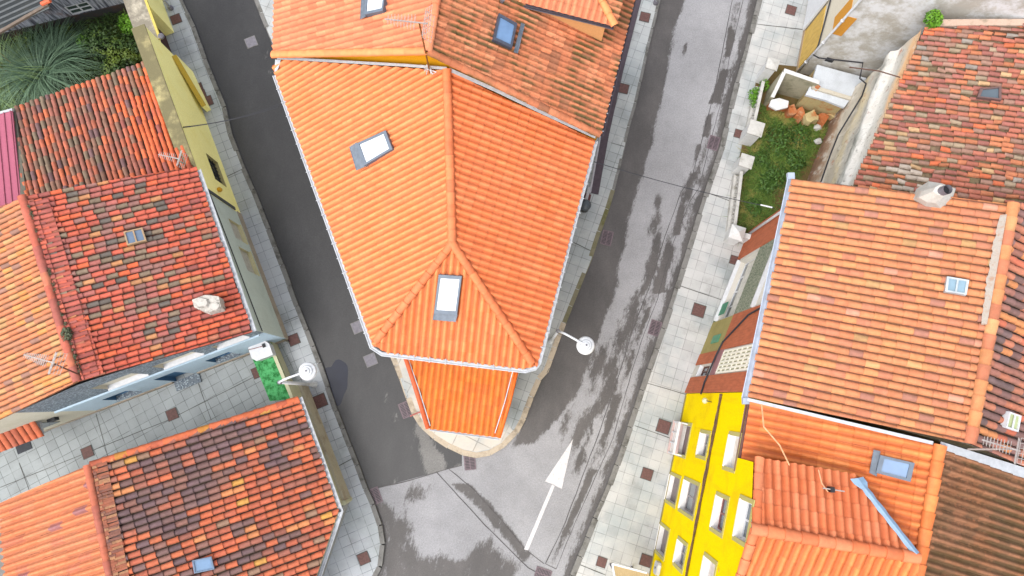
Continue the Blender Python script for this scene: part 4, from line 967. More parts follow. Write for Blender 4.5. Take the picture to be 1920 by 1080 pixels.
ac = plL.hit(806, 136); aerial('tv aerial on a brown mast above the central orange wall', ac, V((ac.x + .02, ac.y + .15, 10.7)), P(735, 69, 10.7) - P(800, 76, 10.7), .95, 9, m_plain('brown_mast', S(140, 92, 50), .5))
w_ = MB(); q = plL.hit(806, 132) + V((0, 0, .14)); rr = random.Random(8)
w_.tube([q + V((rr.uniform(-.2, .25), rr.uniform(-.25, .15), rr.uniform(0, .1))) for _ in range(12)], .018, 5); tag(w_.build('coiled_cable', WHITE), 'white coiled cable at the foot of the central aerial mast', 'cable')
ac = pB.hit(1812, 842); ac.z = 10.0; aerial('tv aerial above the white flashing between the right hand roofs', ac, V((ac.x + .35, ac.y + .1, 11.3)), V((-1, .3, 0)), .75, 8)

# ================================================================= white building (top right)
wh = thing('white_building', 'tall white building with weathered blank side wall and yellow shutter at top right', 'building', P(1600, 60, 0))
MOTT = NT('weathered_white_wall')
f1 = MOTT.ramp(MOTT.noise(.9, 9, None, .72), .42, .6); f2 = MOTT.ramp(MOTT.noise(4, 8, None, .75), .5, .66, 0, .8)
cc = MOTT.mix(f1, S(196, 190, 178), S(240, 240, 240)); cc = MOTT.mix(f2, cc, S(214, 208, 196)); MOTT = MOTT.end(cc, .9, MOTT.noise(12, 6), .4, .02)
Bc = P(1492, 138); WW = Wall(Bc, P(1521, -20)); WS_ = Wall(Bc, P(1560, 156.5))
far = WW.pt(9, 0); se = WS_.pt(14, 0); TZ = 9.5
m = MB(); m.quad(WS_.pt(0, 0), WS_.pt(14, 0), WS_.pt(14, TZ), WS_.pt(0, TZ)); m.build('side_wall', MOTT, wh)
hsh = (1.1, 4.6, .25, 2.3); wwn = (1.2, 2.3, 5.1, 6.6)
CREAMW = m_plaster('cream_wall', S(238, 228, 206), S(200, 190, 165), .3)
facade('wall', wh, WW, 0, TZ, [wwn], [CREAMW, WHITE], .2, u1=9)
m = MB(); m.quad(far, far + (se - WS_.pt(0, 0)), far + (se - WS_.pt(0, 0)) + V((0, 0, TZ)), far + V((0, 0, TZ))); q = se; m.quad(se, se + (far - Bc), se + (far - Bc) + V((0, 0, TZ)), se + V((0, 0, TZ))); m.quad(*[p + V((0, 0, TZ)) for p in (V((Bc.x, Bc.y, 0)), se, se + far - V((Bc.x, Bc.y, 0)), far)]); m.build('roof', CREAMW, wh)
m = MB(); wbox(m, WW, .1, 1.95, .35, 2.45, .004, .04); m.build('shutter', m_lines('yellow_roller_shutter', S(226, 186, 92), S(176, 140, 60), (0, 0, 1), 6.0, .6, .6), wh)
m = MB(); wbox(m, WW, -.02, 9, 0, .35, .003, .06); m.build('plinth', m_plaster('brown_plinth', S(190, 166, 136), S(150, 130, 105), .5), wh)
OCH = m_plaster('ochre_band', S(226, 160, 66), S(206, 140, 50), .3)
for W_, u_, z_, y_ in ((WW, .62, 3.75, 5.3), (WW, .7, 6.5, 8), (WS_, .42, 3.6, 4.9), (WS_, .42, 6.3, 8)): wbox(MB(), W_, -.003, u_, z_, y_, .003, .027).build('ochre_band', OCH, wh)
m = MB(); wbox(m, WW, 2.0, 9, .3, 2.75, .07, .14); m.build('white_panel', WHITE, wh)
window(wh, WW, wwn, GREYW, PANED, .18)
m = MB(); m.tube([WS_.pt(-.02, z, .06) for z in (.2, 3, 6, TZ)], .05, 8)
for z in (1.2, 2.9, 4.6, 6.2): m.tube([WS_.pt(-.02, z, .06), WS_.pt(-.02, z + .06, .06)], .075, 8)
m.build('downpipe', WHITE, wh, smooth=True)
m = MB(); wbox(m, WS_, .62, .95, 1.62, 1.9, .003, .03); m.build('vent_grille', BLACK, wh)

# ================================================================= ruined house (top right)
rh = thing('old_house', 'run-down house with rough red brown tiles and peeling streaked side wall', 'house', P(1640, 250, 0))
pR = eave_plane((1737, 52), (1604, 338), 6.5, 15, (1900, 200))
spl = [pR.hit(1690, 335), pR.hit(1720, 342)]
def ruin_pal(r, p, c):
    if min((p - q).length for q in spl) < .5 and r.random() < .5: return S(208, 192, 176)
    return pick(RUINP, r)
ROOFR = roof('roof_slope', rh, pR, [(1737, 50), (1592, 364), (1930, 412), (2120, 436), (2120, 40), (1930, 47)], ((1650, 200), (1900, 226)), .205, .36, 'barrel', RUINP, TILE_RUIN, keep=(0,), seed=31, jit=.022, gaps=.015, chaos=.25, lip=.03, bright=.16, deck=S(150, 128, 100), slide=1, palfn=ruin_pal)
ex, ey = P(1737, 52, 6.4), P(1604, 338, 6.4); RW = Wall(V((ey.x - .12, ey.y - 1.2, 0)) + (ex - ey) * -0.0, V((ex.x - .12, ex.y, 0)))
m = MB(); nu, nz = 40, 30; rr = random.Random(6)
def bulge(u, z):
    q = V((u * .8, z * 1.3, 3)); return .06 * mn.noise(q) + (.16 if 4.0 < z < 4.55 else 0) + (.22 * max(0, 1 - z / 2.2)) + .05 * mn.noise(q * 4)
vs = [RW.pt(RW.L * i / nu, 6.45 * j / nz, bulge(RW.L * i / nu, 6.45 * j / nz)) for j in range(nz + 1) for i in range(nu + 1)]
m.add(vs, [(j * (nu + 1) + i, j * (nu + 1) + i + 1, (j + 1) * (nu + 1) + i + 1, (j + 1) * (nu + 1) + i) for j in range(nz) for i in range(nu)])
m.build('wall', m_ruinwall('peeling_wall'), rh, smooth=True)
house_walls('wall', rh, [RW.pt(.02, 0, -.15), RW.pt(RW.L, 0, -.15)] + [V((p.x, p.y, 0)) for p in (P(2100, 60, 7), P(2100, 400, 7))], [pR], m_plaster('old_render', S(200, 190, 175), S(140, 125, 110), .7), .15)
skylight(rh, pR, [(1834, 171), (1873, 168), (1873, 193), (1828, 188)], PANED, None, False, .07, fm=m_plain('rust_window_frame', S(120, 92, 88), .6))
m = MB(); L_ = [(1750, 48), (1820, 47), (1935, 47)]
for a, b in zip(L_, L_[1:]): p, q = pR.hit(*a), pR.hit(*b); m.bar(p + V((0, .05, .05)), q + V((0, .05, .05)), .25, .12)
m.build('roof_edge', m_plaster('crumbling_edge', S(214, 186, 166), S(140, 130, 110), .8, 4), rh)
m = MB(); p = pR.hit(1858, 64); q = pR.hit(1960, 70); m.bar(p + V((0, 0, .06)), q + V((0, 0, .06)), .24, .05); m.build('exposed_board', m_plain('dark_board', S(90, 60, 40), .8, .3), rh)
ft = MB(); q = pR.hit(1688, 145); ft.tube([q, P(1648, 133, 6.4), P(1593, 126, 6.6)], .025, 5); tag(ft.build('iron_bracket', m_plain('rusty_iron', S(110, 80, 66), .7)), 'rusty iron rod sticking out from the old red roof', 'rod')

# leaf builder -------------------------------------------------------------
def leaves(mb, c, rx, ry, rz, n, sz, r, dark=.25):
    for _ in range(n):
        while True:
            p = V((r.uniform(-1, 1), r.uniform(-1, 1), r.uniform(-.3, 1)))
            if p.length < 1 and r.random() < .25 + p.length: break
        q = V(c) + V((p.x * rx, p.y * ry, p.z * rz)); s_ = sz * r.uniform(.6, 1.4)
        nn = (p + V((0, 0, .6)) + V((r.gauss(0, .5), r.gauss(0, .5), r.gauss(0, .4)))).normalized()
        a = nn.cross(V((r.gauss(0, 1), r.gauss(0, 1), r.gauss(0, 1)))).normalized(); b = nn.cross(a)
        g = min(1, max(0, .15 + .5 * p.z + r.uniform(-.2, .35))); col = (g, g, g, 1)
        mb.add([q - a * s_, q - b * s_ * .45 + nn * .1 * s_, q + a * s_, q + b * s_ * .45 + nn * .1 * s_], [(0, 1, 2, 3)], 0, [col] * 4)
def blades(mb, c, n, ln, spread, wd, r, droop=1.0, seg=5):
    for _ in range(n):
        a = r.uniform(0, 6.283); el = abs(r.gauss(.0, .5)) * spread + .15; L = ln * r.uniform(.6, 1.15)
        d = V((math.cos(a), math.sin(a), 0)); s_ = V((-d.y, d.x, 0)); p = V(c) + d * r.uniform(0, .25) + s_ * r.uniform(-.1, .1); pts = []
        for k in range(seg + 1):
            t = k / seg; pts.append(p + d * (L * (math.sin(el) * t + .45 * droop * t * t)) + V((0, 0, L * (math.cos(el) * t - .6 * droop * t * t))))
        g = r.random(); vs = []
        for k, q in enumerate(pts):
            w = wd * (1 - k / seg * .85); vs += [q - s_ * w, q + s_ * w]
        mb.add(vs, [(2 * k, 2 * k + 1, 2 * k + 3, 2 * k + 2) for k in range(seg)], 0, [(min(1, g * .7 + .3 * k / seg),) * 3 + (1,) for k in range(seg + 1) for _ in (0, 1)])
LEAF = m_leaf('bright_leaf', S(60, 110, 20), S(130, 186, 50)); GRASS = m_leaf('garden_grass', S(58, 92, 34), S(126, 156, 60), S(190, 170, 96)); SHRUB = m_leaf('dark_shrub_leaf', S(30, 48, 24), S(76, 106, 48), S(120, 140, 50))
PAMP = m_leaf('pampas_leaf', S(48, 80, 60), S(138, 168, 134)); PAMPL = m_leaf('pale_grass_leaf', S(60, 96, 50), S(150, 176, 110))
r = random.Random(21)
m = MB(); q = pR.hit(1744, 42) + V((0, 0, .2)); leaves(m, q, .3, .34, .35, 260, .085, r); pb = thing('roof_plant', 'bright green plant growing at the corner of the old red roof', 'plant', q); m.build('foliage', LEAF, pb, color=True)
m = MB(); m.tube([q - V((0, 0, .3)), q + V((0, 0, .2))], .02, 5); m.build('stem', WOODBR, pb)

# ================================================================= garden between the right hand houses
gp = [(1418, 150), (1400, 235), (1385, 300), (1362, 440), (1395, 452), (1420, 470), (1500, 400), (1580, 210), (1545, 130), (1450, 120)]
m = MB(); m.add(g2(gp, .15), [tuple(range(len(gp)))]); struct(m, 'garden_ground', m_plaster('garden_soil', S(116, 96, 62), S(74, 84, 40), .9, 1.5))
m = MB(); gpoly = g2([(1426, 205), (1410, 270), (1395, 320), (1380, 430), (1400, 438), (1470, 385), (1495, 330), (1545, 240), (1500, 215)])
xs = [p.x for p in gpoly]; ys = [p.y for p in gpoly]; cnt = 0
while cnt < 1500:
    X, Y = r.uniform(min(xs), max(xs)), r.uniform(min(ys), max(ys))
    if not inside(np.array([X]), np.array([Y]), gpoly)[0]: continue
    cnt += 1
    if mn.noise(V((X * .8, Y * .8, 0))) < -.12 and r.random() < .85: continue
    blades(m, (X, Y, .15), 5, r.uniform(.25, .6), 1.2, .014, r, 1.1, 3)
tag(m.build('garden_grass', GRASS, color=True), 'tangled green and straw coloured grass in the small walled garden', 'grass', kind='stuff')
for x, y, s_, l in ((1500, 255, .5, 'round weed clump under the rubble at the back of the walled garden'), (1428, 300, .4, 'small weed clump by the gap in the balustrade'), (1455, 330, .55, 'broad weed clump at the centre front of the walled garden'), (1412, 390, .4, 'weed clump in the narrow end of the garden by the pyramid capped pier'), (1460, 265, .7, 'large dark green weed clump in the middle of the walled garden'), (1490, 300, .5, 'smaller weed clump below the large one in the walled garden'), (1435, 345, .45, 'weed clump beside the garden balustrade near the brick house')):
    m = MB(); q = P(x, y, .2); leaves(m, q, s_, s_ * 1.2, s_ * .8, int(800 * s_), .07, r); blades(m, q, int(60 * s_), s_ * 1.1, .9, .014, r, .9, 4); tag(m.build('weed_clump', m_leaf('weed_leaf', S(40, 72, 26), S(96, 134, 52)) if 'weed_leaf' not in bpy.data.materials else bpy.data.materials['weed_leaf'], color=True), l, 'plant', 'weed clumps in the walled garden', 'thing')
# balustrade walls, piers
CONC = m_plaster('grimy_white_concrete', S(214, 212, 206), S(140, 134, 118), .7, 3)
def pier(label, px, w, h, cap, name='garden_pier', rot=None):
    p = P(*px, .12); o = thing(name, label, 'pier', p, 'white piers of the garden wall'); rot = ea if rot is None else rot
    MB().cbox(p, w, w, h, rot).build('shaft', m_plaster('pier_white', S(236, 236, 234), S(190, 186, 176), .35, 2) if 'pier_white' not in bpy.data.materials else bpy.data.materials['pier_white'], o)
    m = MB(); t = p + V((0, 0, h)); a = V((math.cos(rot), math.sin(rot), 0)) * (w / 2 + .05); b = V((-a.y, a.x, 0)); k = [t - a - b, t + a - b, t + a + b, t - a + b]
    m.prism(k, .07); ap = t + V((0, 0, .07 + cap)); k = [x + V((0, 0, .0705)) for x in k]; m.add(k + [ap], [(0, 1, 4), (1, 2, 4), (2, 3, 4), (3, 0, 4)]); m.build('cap', CONC if cap < .1 else bpy.data.materials['pier_white'], o); return o
pier('white pier with pyramid cap at the street end by the brick house', (1368, 447), .52, 1.0, .22)
pier('tall white pier with mossy flat cap, upper one at the gap in the balustrade', (1398, 262), .55, 1.3, .04)
pier('white pier with grimy cap, lower one at the gap in the balustrade', (1383, 319), .48, 1.15, .04)
pier('white pier beside the roofless shed at the top of the balustrade', (1425, 150), .42, 1.5, .08)
sb = MB(); a, b = P(1375, 446, .13), P(1396, 452, .13); sb.bar(a + V((0, 0, .4)), b + V((0, 0, .4)), .22, .8); tag(sb.build('garden_wall', bpy.data.materials['pier_white']), 'short white wall joining the pyramid capped pier to the brick house', 'wall')
def balustrade(label, p0, p1, n):
    a, b = P(*p0, .12), P(*p1, .12); o = thing('balustrade', label, 'balustrade', a.lerp(b, .5), 'garden balustrades along the pavement')
    m = MB(); m.bar(a + V((0, 0, .14)), b + V((0, 0, .14)), .3, .28); m.build('plinth', CONC, o)
    m = MB(); m.bar(a + V((0, 0, .82)), b + V((0, 0, .82)), .13, .1); m.build('rail', CONC, o)
    u = (b - a).normalized(); L = (b - a).length
    for i in range(n):
        q = a + u * (L * (i + .4) / n) + V((0, 0, .28)); MB().bar(q, q + u * .2 + V((0, 0, .49)), .1, .1, u).build('baluster', CONC, o)
balustrade('upper balustrade with slanted concrete balusters, green with moss at its end', (1419, 168), (1401, 248), 10)
balustrade('lower balustrade with slanted concrete balusters beside the pyramid capped pier', (1379, 333), (1366, 436), 13)
m = MB()
for x, y in ((1417, 175), (1414, 190), (1433, 160), (1411, 178)): leaves(m, P(x, y, .5), .22, .3, .3, 160, .05, r)
tag(m.build('ivy', LEAF, color=True), 'green ivy creeping over the upper end of the balustrade', 'ivy', None, 'thing')
# roofless shed and flat roofed store
rs = thing('roofless_shed', 'small roofless shed with rendered walls and crumbling orange brick edges', 'shed', P(1480, 180, 0))
OLDR = m_plaster('mossy_render', S(186, 180, 156), S(110, 110, 80), .7, 2); BRK = m_plaster('crumbled_brick', S(196, 118, 72), S(196, 178, 146), .95, 3.5)
def shed_wall(par, a, b, ha, hb, th, mat, top, name='wall'):
    d = (b - a).normalized(); s_ = V((-d.y, d.x, 0)) * th / 2; A = [a - s_, b - s_, b + s_, a + s_]
    T = [A[0] + V((0, 0, ha)), A[1] + V((0, 0, hb)), A[2] + V((0, 0, hb)), A[3] + V((0, 0, ha))]
    return MB().add(A + T, [(0, 1, 5, 4), (1, 2, 6, 5), (2, 3, 7, 6), (3, 0, 4, 7)], 0).add(T, [(0, 1, 2, 3)], 1).build(name, [mat, top], par)
s1, s2, s3, s4 = P(1440, 168, .1), P(1506, 186, .1), P(1492, 212, .1), P(1433, 200, .1)
shed_wall(rs, s1, s2, 1.9, 1.7, .18, OLDR, bpy.data.materials['pier_white']); shed_wall(rs, s1 - V((0, .1, 0)), s4, 1.9, 1.0, .16, OLDR, bpy.data.materials['pier_white']); shed_wall(rs, s2 - V((0, .1, 0)), s2.lerp(s3, .6), 1.65, .7, .16, BRK, BRK); shed_wall(rs, s4 + V((.05, -.12, 0)), P(1468, 208, .1), .8, .7, .2, BRK, BRK)
m = MB(); q = P(1458, 196, .95); m.prism([q + V((x, y, 0)) for x, y in ((-.42, -.1), (-.1, -.3), (.4, -.18), (.46, .12), (.05, .26), (-.3, .18))], .1); m.build('fallen_slab', bpy.data.materials['pier_white'], rs)
st = thing('flat_roofed_store', 'low store with white painted flat roof against the white building', 'shed', P(1550, 170, 0))
sr = [P(*q, 1.3) for q in ((1530, 124), (1622, 149), (1604, 172), (1580, 204), (1545, 190), (1508, 180), (1520, 158))]
m = MB(); m.prism(sr, .14); m.build('roof', m_plaster('white_roof_paint', S(226, 232, 238), S(170, 172, 172), .4, 1.0, .1), st)
m = MB(); q = [V((p.x, p.y, 0)) for p in inset(sr, .95)]; m.prism(q, 1.3, 0, False); m.build('wall', m_plaster('broken_brick_wall', S(206, 190, 140), S(196, 100, 40), 1.0, 2.2), st)
m = MB(); m.bar(P(1522, 163, 1.5), P(1598, 186, 1.5), .16, .1); m.build('roof_kerb', m_plaster('cream_roof_kerb', S(222, 214, 196), S(160, 150, 130), .5), st)
for i, (x, y, l) in enumerate(((1478, 214, 'small orange brick rubble lump beside the fallen white slab'), (1556, 216, 'pale rubble lump against the peeling wall right of the others'), (1512, 226, 'cracked pale rendered rubble block below the flat roofed store'), (1496, 218, 'orange brick rubble lump left of the cracked rendered block'), (1538, 226, 'orange brick rubble lump right of the cracked rendered block'))):
    rb = MB(); q = P(x, y, .15); rr = random.Random(i + 40); n_ = 11
    ra = [V((math.cos(6.283 * k / n_) * (.42 if i == 2 else .28) * rr.uniform(.7, 1.1), math.sin(6.283 * k / n_) * .4 * rr.uniform(.55, 1.15), 0)) for k in range(n_)]
    rb.add([q + p for p in ra] + [q + p * .85 + V((0, 0, (.42, .3, .5, .34, .38)[i % 5] + rr.uniform(-.05, .05))) for p in ra], [(k, (k + 1) % n_, n_ + (k + 1) % n_, n_ + k) for k in range(n_)] + [tuple(range(n_, 2 * n_))])
    tag(rb.build('rubble', bpy.data.materials['broken_brick_wall'] if i in (1, 2) else BRK), l, 'rubble', 'rubble below the flat roofed store', 'thing')
for i, (x, y) in enumerate(((1531, 241), (1532, 266))):
    rb = MB(); q = P(x, y, .15); rr = random.Random(i + 60)
    vs = [V((rr.gauss(0, 1), rr.gauss(0, 1), rr.gauss(0, .7))).normalized() for _ in range(22)]
    b2 = bmesh.new(); [b2.verts.new(q + V((p.x * .2, p.y * .16, p.z * .15 + .1))) for p in vs]; bmesh.ops.convex_hull(b2, input=b2.verts[:]); me = bpy.data.meshes.new('stone'); b2.to_mesh(me); b2.free(); me.materials.append(CONC)
    o = bpy.data.objects.new('stone', me); C.objects.link(o); tag(o, ('grey stone lying just below the rendered rubble block', 'grey stone lying at the foot of the peeling wall')[i], 'stone')
# black cable from the white building along the old wall
t = MB(); pts = [WW.pt(1.9, 3.0, .06), WW.pt(.9, 2.75, .06), WW.pt(.05, 2.5, .06), WS_.pt(.0, 1.95, .1), WS_.pt(.3, 1.8, .08), WS_.pt(2.0, 2.3, .08)] + [P(1612, 147, 2.6), P(1624, 157, 2.7), P(1616, 180, 2.75)] + [RW.pt(RW.L * u, 2.45 + .1 * math.sin(u * 9), .3) for u in (.62, .5, .38, .25, .12, 0)]
t.tube(pts, .032, 6); tag(t.build('wall_cable', CABLE), 'black cable running from the white building along the peeling wall', 'cable')
# ================================================================= grey green house (left)
gh = thing('grey_green_house', 'house with red mottled roof, grey green street front and pale blue alley side at left', 'house', P(300, 500, 0))
pG = eave_plane((365, 315), (470, 618), 4.35, 16, (100, 520))
G0, G1 = pG.hit(44, 370), pG.hit(147, 716); print('grey', G0.z, G1.z)
pGw = Plane(G0, G1, P(-150, 640, 4.6))
roof('roof_slope', gh, pG, [(365, 313), (471, 624), (148, 716), (44, 369)], ((420, 470), (100, 548)), .212, .385, 'barrel', REDMIX, TILE_OLD, keep=(0,), seed=41, jit=.008, bright=.12, deck=S(120, 58, 48), slide=1,
     palfn=lambda r, p, c: pick(WEATH if mn.noise(V((p.x * .35, p.y * .35, 7))) + .9 - .055 * abs((p - pG.hit(250, 470)).length) ** 2 * .8 > .52 + r.uniform(-.3, .3) else REDMIX, r))
roof('roof_slope', gh, pGw, [(44, 369), (147, 716), (0, 787), (-200, 880), (-200, 480)], ((-40, 640), (100, 575)), .2, .38, 'barrel', WESTMIX, TILE_PALE, keep=(2,), seed=42, jit=.008, bright=.1, deck=S(150, 96, 74), slide=1)
ridge('ridge', gh, G0, G1, .15, [(3, S(214, 110, 86)), (1, S(190, 104, 90)), (1, S(226, 130, 96))], TILE_OLD, .5, 41, .05)
ra = [(60, 378), (102, 372), (200, 700), (158, 714)]
roof('ridge_apron', gh, pG, [(92, 372), (196, 701), (156, 714), (54, 378)], ((150, 540), (90, 556)), .19, .5, 'barrel', [(3, S(206, 104, 88)), (2, S(186, 96, 86)), (1, S(226, 112, 86))], TILE_OLD, seed=43, jit=.008, lift=.06, rise=.05, bright=.14, deck=S(110, 54, 48))
m = MB(); r = random.Random(33)
for i in range(22):
    t = r.random(); q = pG.hit(56 + 100 * t, 385 + 325 * t) + pG.n * .14
    leaves(m, q, .07, .1, .05, 26, .03, r)
q = pG.hit(128, 629) + pG.n * .15; leaves(m, q, .2, .28, .16, 240, .05, r)
m.build('moss', m_leaf('moss_leaf', S(56, 66, 44), S(116, 122, 92)), gh, color=True)
skylight(gh, pG, [(234, 438), (269, 430), (277, 454), (241, 463)], m_glass('blue_grey_pane', S(112, 132, 156), .08), None, True, .05, fm=m_plain('wood_window_frame', S(186, 156, 120), .6))
rt = MB(); v_ = [pG.hit(*p) for p in ((364, 560), (392, 552), (420, 562), (424, 585), (396, 592), (366, 578))]
rt.add([p - V((0, 0, .05)) for p in v_] + [P(x, y, pG.hit(390, 572).z + z) for x, y, z in ((360, 562, .5), (384, 553, .58), (410, 556, .55), (414, 574, .5), (392, 586, .45), (364, 576, .45))], [(i, (i + 1) % 6, 6 + (i + 1) % 6, 6 + i) for i in range(6)] + [tuple(range(6, 12))])
STC = m_plaster('stone_chimney', S(214, 208, 198), S(120, 116, 106), .95, 7); co_ = rt.build('chimney', STC, gh)
cz_ = pG.hit(390, 572).z + .52; cap_ = MB(); b2 = bmesh.new(); rr = random.Random(3); pc_ = P(380, 568, cz_); pd_ = P(404, 574, cz_ - .1)
for q_, sx_ in ((pc_, .3), (pd_, .24)):
    k_ = [V((math.cos(6.283 * i / 9) * sx_ * rr.uniform(.8, 1.15), math.sin(6.283 * i / 9) * sx_ * .75 * rr.uniform(.8, 1.15), 0)) for i in range(9)]
    cap_.add([q_ + p for p in k_] + [q_ + p * .8 + V((0, 0, .12)) for p in k_], [(i, (i + 1) % 9, 9 + (i + 1) % 9, 9 + i) for i in range(9)] + [tuple(range(9, 18))])
cap_.build('chimney_cap', STC, co_); b2.free()
WG = Wall(P(454, 404), P(542, 636)); WS2 = Wall(P(542, 636), P(191, 769)); WS3 = Wall(P(191, 769), P(-130, 890))
GG = m_plaster('grey_green_render', S(190, 200, 192, .98), S(166, 176, 166, .95), .4); BEIGE = m_plaster('beige_dado', S(192, 178, 160), S(140, 132, 118), .6, 2); CRE = m_plaster('cream_reveal', S(232, 222, 176), S(200, 190, 150), .3)
W1 = WG.rect([(430, 416), (451, 429), (463, 460), (441, 443)]); W2 = WG.rect([(445, 455), (469, 480), (484, 520), (458, 493)])
hl = [(.75, 1.65, .95, 2.15), (2.05, 3.15, 1.0, 2.2)]
facade('wall', gh, WG, 0, 4.2, hl, [GG, CRE], .2, -.02)
for h in hl: window(gh, WG, h, m_plain('pale_shutter', S(216, 212, 200), .6) if 'pale_shutter' not in bpy.data.materials else bpy.data.materials['pale_shutter'], PANED, .16, None, CRE, 1, (bpy.data.materials['pale_shutter'],))
m = MB(); wbox(m, WG, -.02, WG.L, 0, .62, .004, .035); m.build('plinth', BEIGE, gh)
m = MB(); wbox(m, WG, .85, 2.6, 3.65, 4.0, .004, .03); m.build('eave_panel', WHITE, gh)
m = MB(); m.tube([WG.pt(0, 3.55, .06), WG.pt(2.4, 3.48, .06), WG.pt(WG.L, 3.42, .06)], .022, 5); m.build('cable', BLACK, gh)
m = MB(); wbox(m, WG, -.16, -.02, .8, 4.1, .0, .05); m.build('party_strip', m_plain('dark_party_strip', S(92, 96, 96), .8), gh)
g = MB(); e0, e1 = P(373, 318, 4.36), P(477, 621, 4.36); g.gutter([e0, e1], .1); g.build('gutter', GUTTER, gh)
# alley side: blue base, pebble band, cream windows above
BLUE = m_plaster('pale_blue_paint', S(184, 204, 216, .9), S(156, 176, 188, .85), .5); DBLUE = m_plaster('blue_reveal', S(96, 140, 178), S(80, 120, 156), .4)
PEB = m_mosaic('pebble_dash', S(96, 108, 122), S(176, 190, 196), S(120, 130, 138), 16)
def ws(px, py): return WS2.uz(px, py)
print('WS2', WS2.L, [tuple(round(x, 2) for x in ws(*p)) for p in ((467, 662), (400, 662), (436, 662), (328, 700), (216, 741), (262, 735), (295, 689), (351, 671), (293, 680), (349, 664), (200, 720), (249, 707), (244, 701), (95, 773), (409, 673))])
gw = [(1.9, 2.9, .9, 2.0), (6.2, 7.2, .9, 2.0), (4.1, 5.0, .05, 2.1)]
uw = [(2.3, 3.85, 3.45, 4.4), (4.5, 6.05, 3.45, 4.6), (.5, 1.75, 3.4, 4.0)]
facade('side_wall', gh, WS2, 0, 3.1, gw, [BLUE, DBLUE], .25)
m = MB()
def gtop(u): q = WS2.pt(u, 0); return min(pG.z(q.x, q.y), pGw.z(q.x, q.y)) - .06
us = sorted({0, WS2.L, *[x for h in uw for x in h[:2]], *np.linspace(0, WS2.L, 20)})
for p, q in zip(us, us[1:]):
    hh = [h for h in uw if h[0] - .001 <= p and q <= h[1] + .001]
    if hh:
        m.quad(WS2.pt(p, 3.1), WS2.pt(q, 3.1), WS2.pt(q, hh[0][2]), WS2.pt(p, hh[0][2])); t0, t1 = max(gtop(p), hh[0][3]), max(gtop(q), hh[0][3]); m.quad(WS2.pt(p, hh[0][3]), WS2.pt(q, hh[0][3]), WS2.pt(q, t1), WS2.pt(p, t0))
    else: m.quad(WS2.pt(p, 3.1), WS2.pt(q, 3.1), WS2.pt(q, gtop(q)), WS2.pt(p, gtop(p)))
CRW = m_plaster('cream_side_paint', S(236, 228, 208), S(200, 196, 180), .3)
for a, b, c, d in uw:
    for p0, p1 in (((a, c), (b, c)), ((b, c), (b, d)), ((a, c), (a, d))): m.quad(WS2.pt(*p0), WS2.pt(*p1), WS2.pt(*p1, -.22), WS2.pt(*p0, -.22), 1)
m.build('upper_side_wall', [PEB, CRW], gh)
for h in uw: window(gh, WS2, h, CRW, PANED, .2, None, WHITE, 1, (CRW,))
for h in gw[:2]: window(gh, WS2, h, DBLUE, PANED, .22, None, PEB, 1)
m = MB(); wbox(m, WS2, gw[2][0], gw[2][1], .05, 2.1, -.24, -.19); m.build('door', DBLUE, gh); m = MB(); wbox(m, WS2, gw[2][0] - .1, gw[2][1] + .1, 0.13, .2, 0.0, .42); m.build('doorstep', PEB, gh)
m = MB(); wbox(m, WS2, 0, gw[2][0] - .1, 0, .4, .004, .05); wbox(m, WS2, gw[2][1] + .1, WS2.L, 0, .4, .004, .05); m.build('side_plinth', BEIGE, gh)
m = MB(); wbox(m, WS2, 0.2, WS2.L, 3.05, 3.12, .0, .07); m.build('string_course', BLUE, gh)
house_walls('rear_wall', gh, [V((p.x, p.y, 0)) for p in (WG.pt(0, 0), WS2.pt(0, 0), WS2.pt(WS2.L, 0), P(-190, 860, 4), P(-190, 520, 4), pG.hit(50, 380))], [pG, pGw], LIGHTW, .12, skip=(0, 1, 2))
ac = G1 + V((0.05, .25, .1)); aerial('tv aerial leaning from the ridge of the red mottled left roof', ac, P(92, 678, G1.z + 1.3), P(20, 657, 7.2) - P(75, 672, 7.2), .8, 12, m_plain('rusty_mast', S(110, 70, 56), .6))
# cream neighbour of the alley
cn = thing('cream_alley_house', 'cream alley house with a small tiled hood beside the pale blue wall', 'house', P(60, 810, 0))
m = MB()
def gt3(u): q = WS3.pt(u, 0); return pGw.z(q.x, q.y) - .06
us = np.linspace(0, WS3.L, 12)
for p, q in zip(us, us[1:]): m.quad(WS3.pt(p, 0), WS3.pt(q, 0), WS3.pt(q, gt3(q)), WS3.pt(p, gt3(p)))
m.build('wall', CRE if False else m_plaster('cream_alley_paint', S(232, 226, 204), S(206, 198, 160), .4), cn)
m = MB(); wbox(m, WS3, 0, WS3.L, 0, .3, .004, .04); m.build('plinth', BEIGE, cn)
uH = WS3.uz(58, 790)[0]
ph = Plane(WS3.pt(uH, 2.75, .0), WS3.pt(uH + 2.5, 2.75, .0), WS3.pt(uH, 2.45, .75))
m = MB(); wbox(m, WS3, uH + .1, uH + 2.4, 2.2, 2.32, .0, .5); m.build('hood_slab', WHITE, cn)
m = MB(); rr = random.Random(3)
for i in range(9):
    u = uH + .12 + i * .25; c = pick(COTT[:2], rr)
    A = [WS3.pt(u + .12 * math.cos(t), 2.72 + .08 * math.sin(t), .0) for t in np.linspace(0, math.pi, 7)]; B = [WS3.pt(u + .12 * math.cos(t), 2.4 + .08 * math.sin(t), .62) for t in np.linspace(0, math.pi, 7)]
    m.add(A + B, [(k, k + 1, 8 + k, 7 + k) for k in range(6)], 0, [(c[0], c[1], c[2], math.sin(t)) for t in np.linspace(0, math.pi, 7)] * 2)
m.build('tiled_hood', TILE_OLD, cn, smooth=True, color=True)
m = MB(); wbox(m, WS3, uH - .4, uH - .1, 1.9, 2.2, .0, .12); m.build('vent', BLACK, cn)
m = MB(); wbox(m, WS3, uH + .2, uH + 1.2, .9, 2.0, .004, .02); m.build('window', PANED, cn)
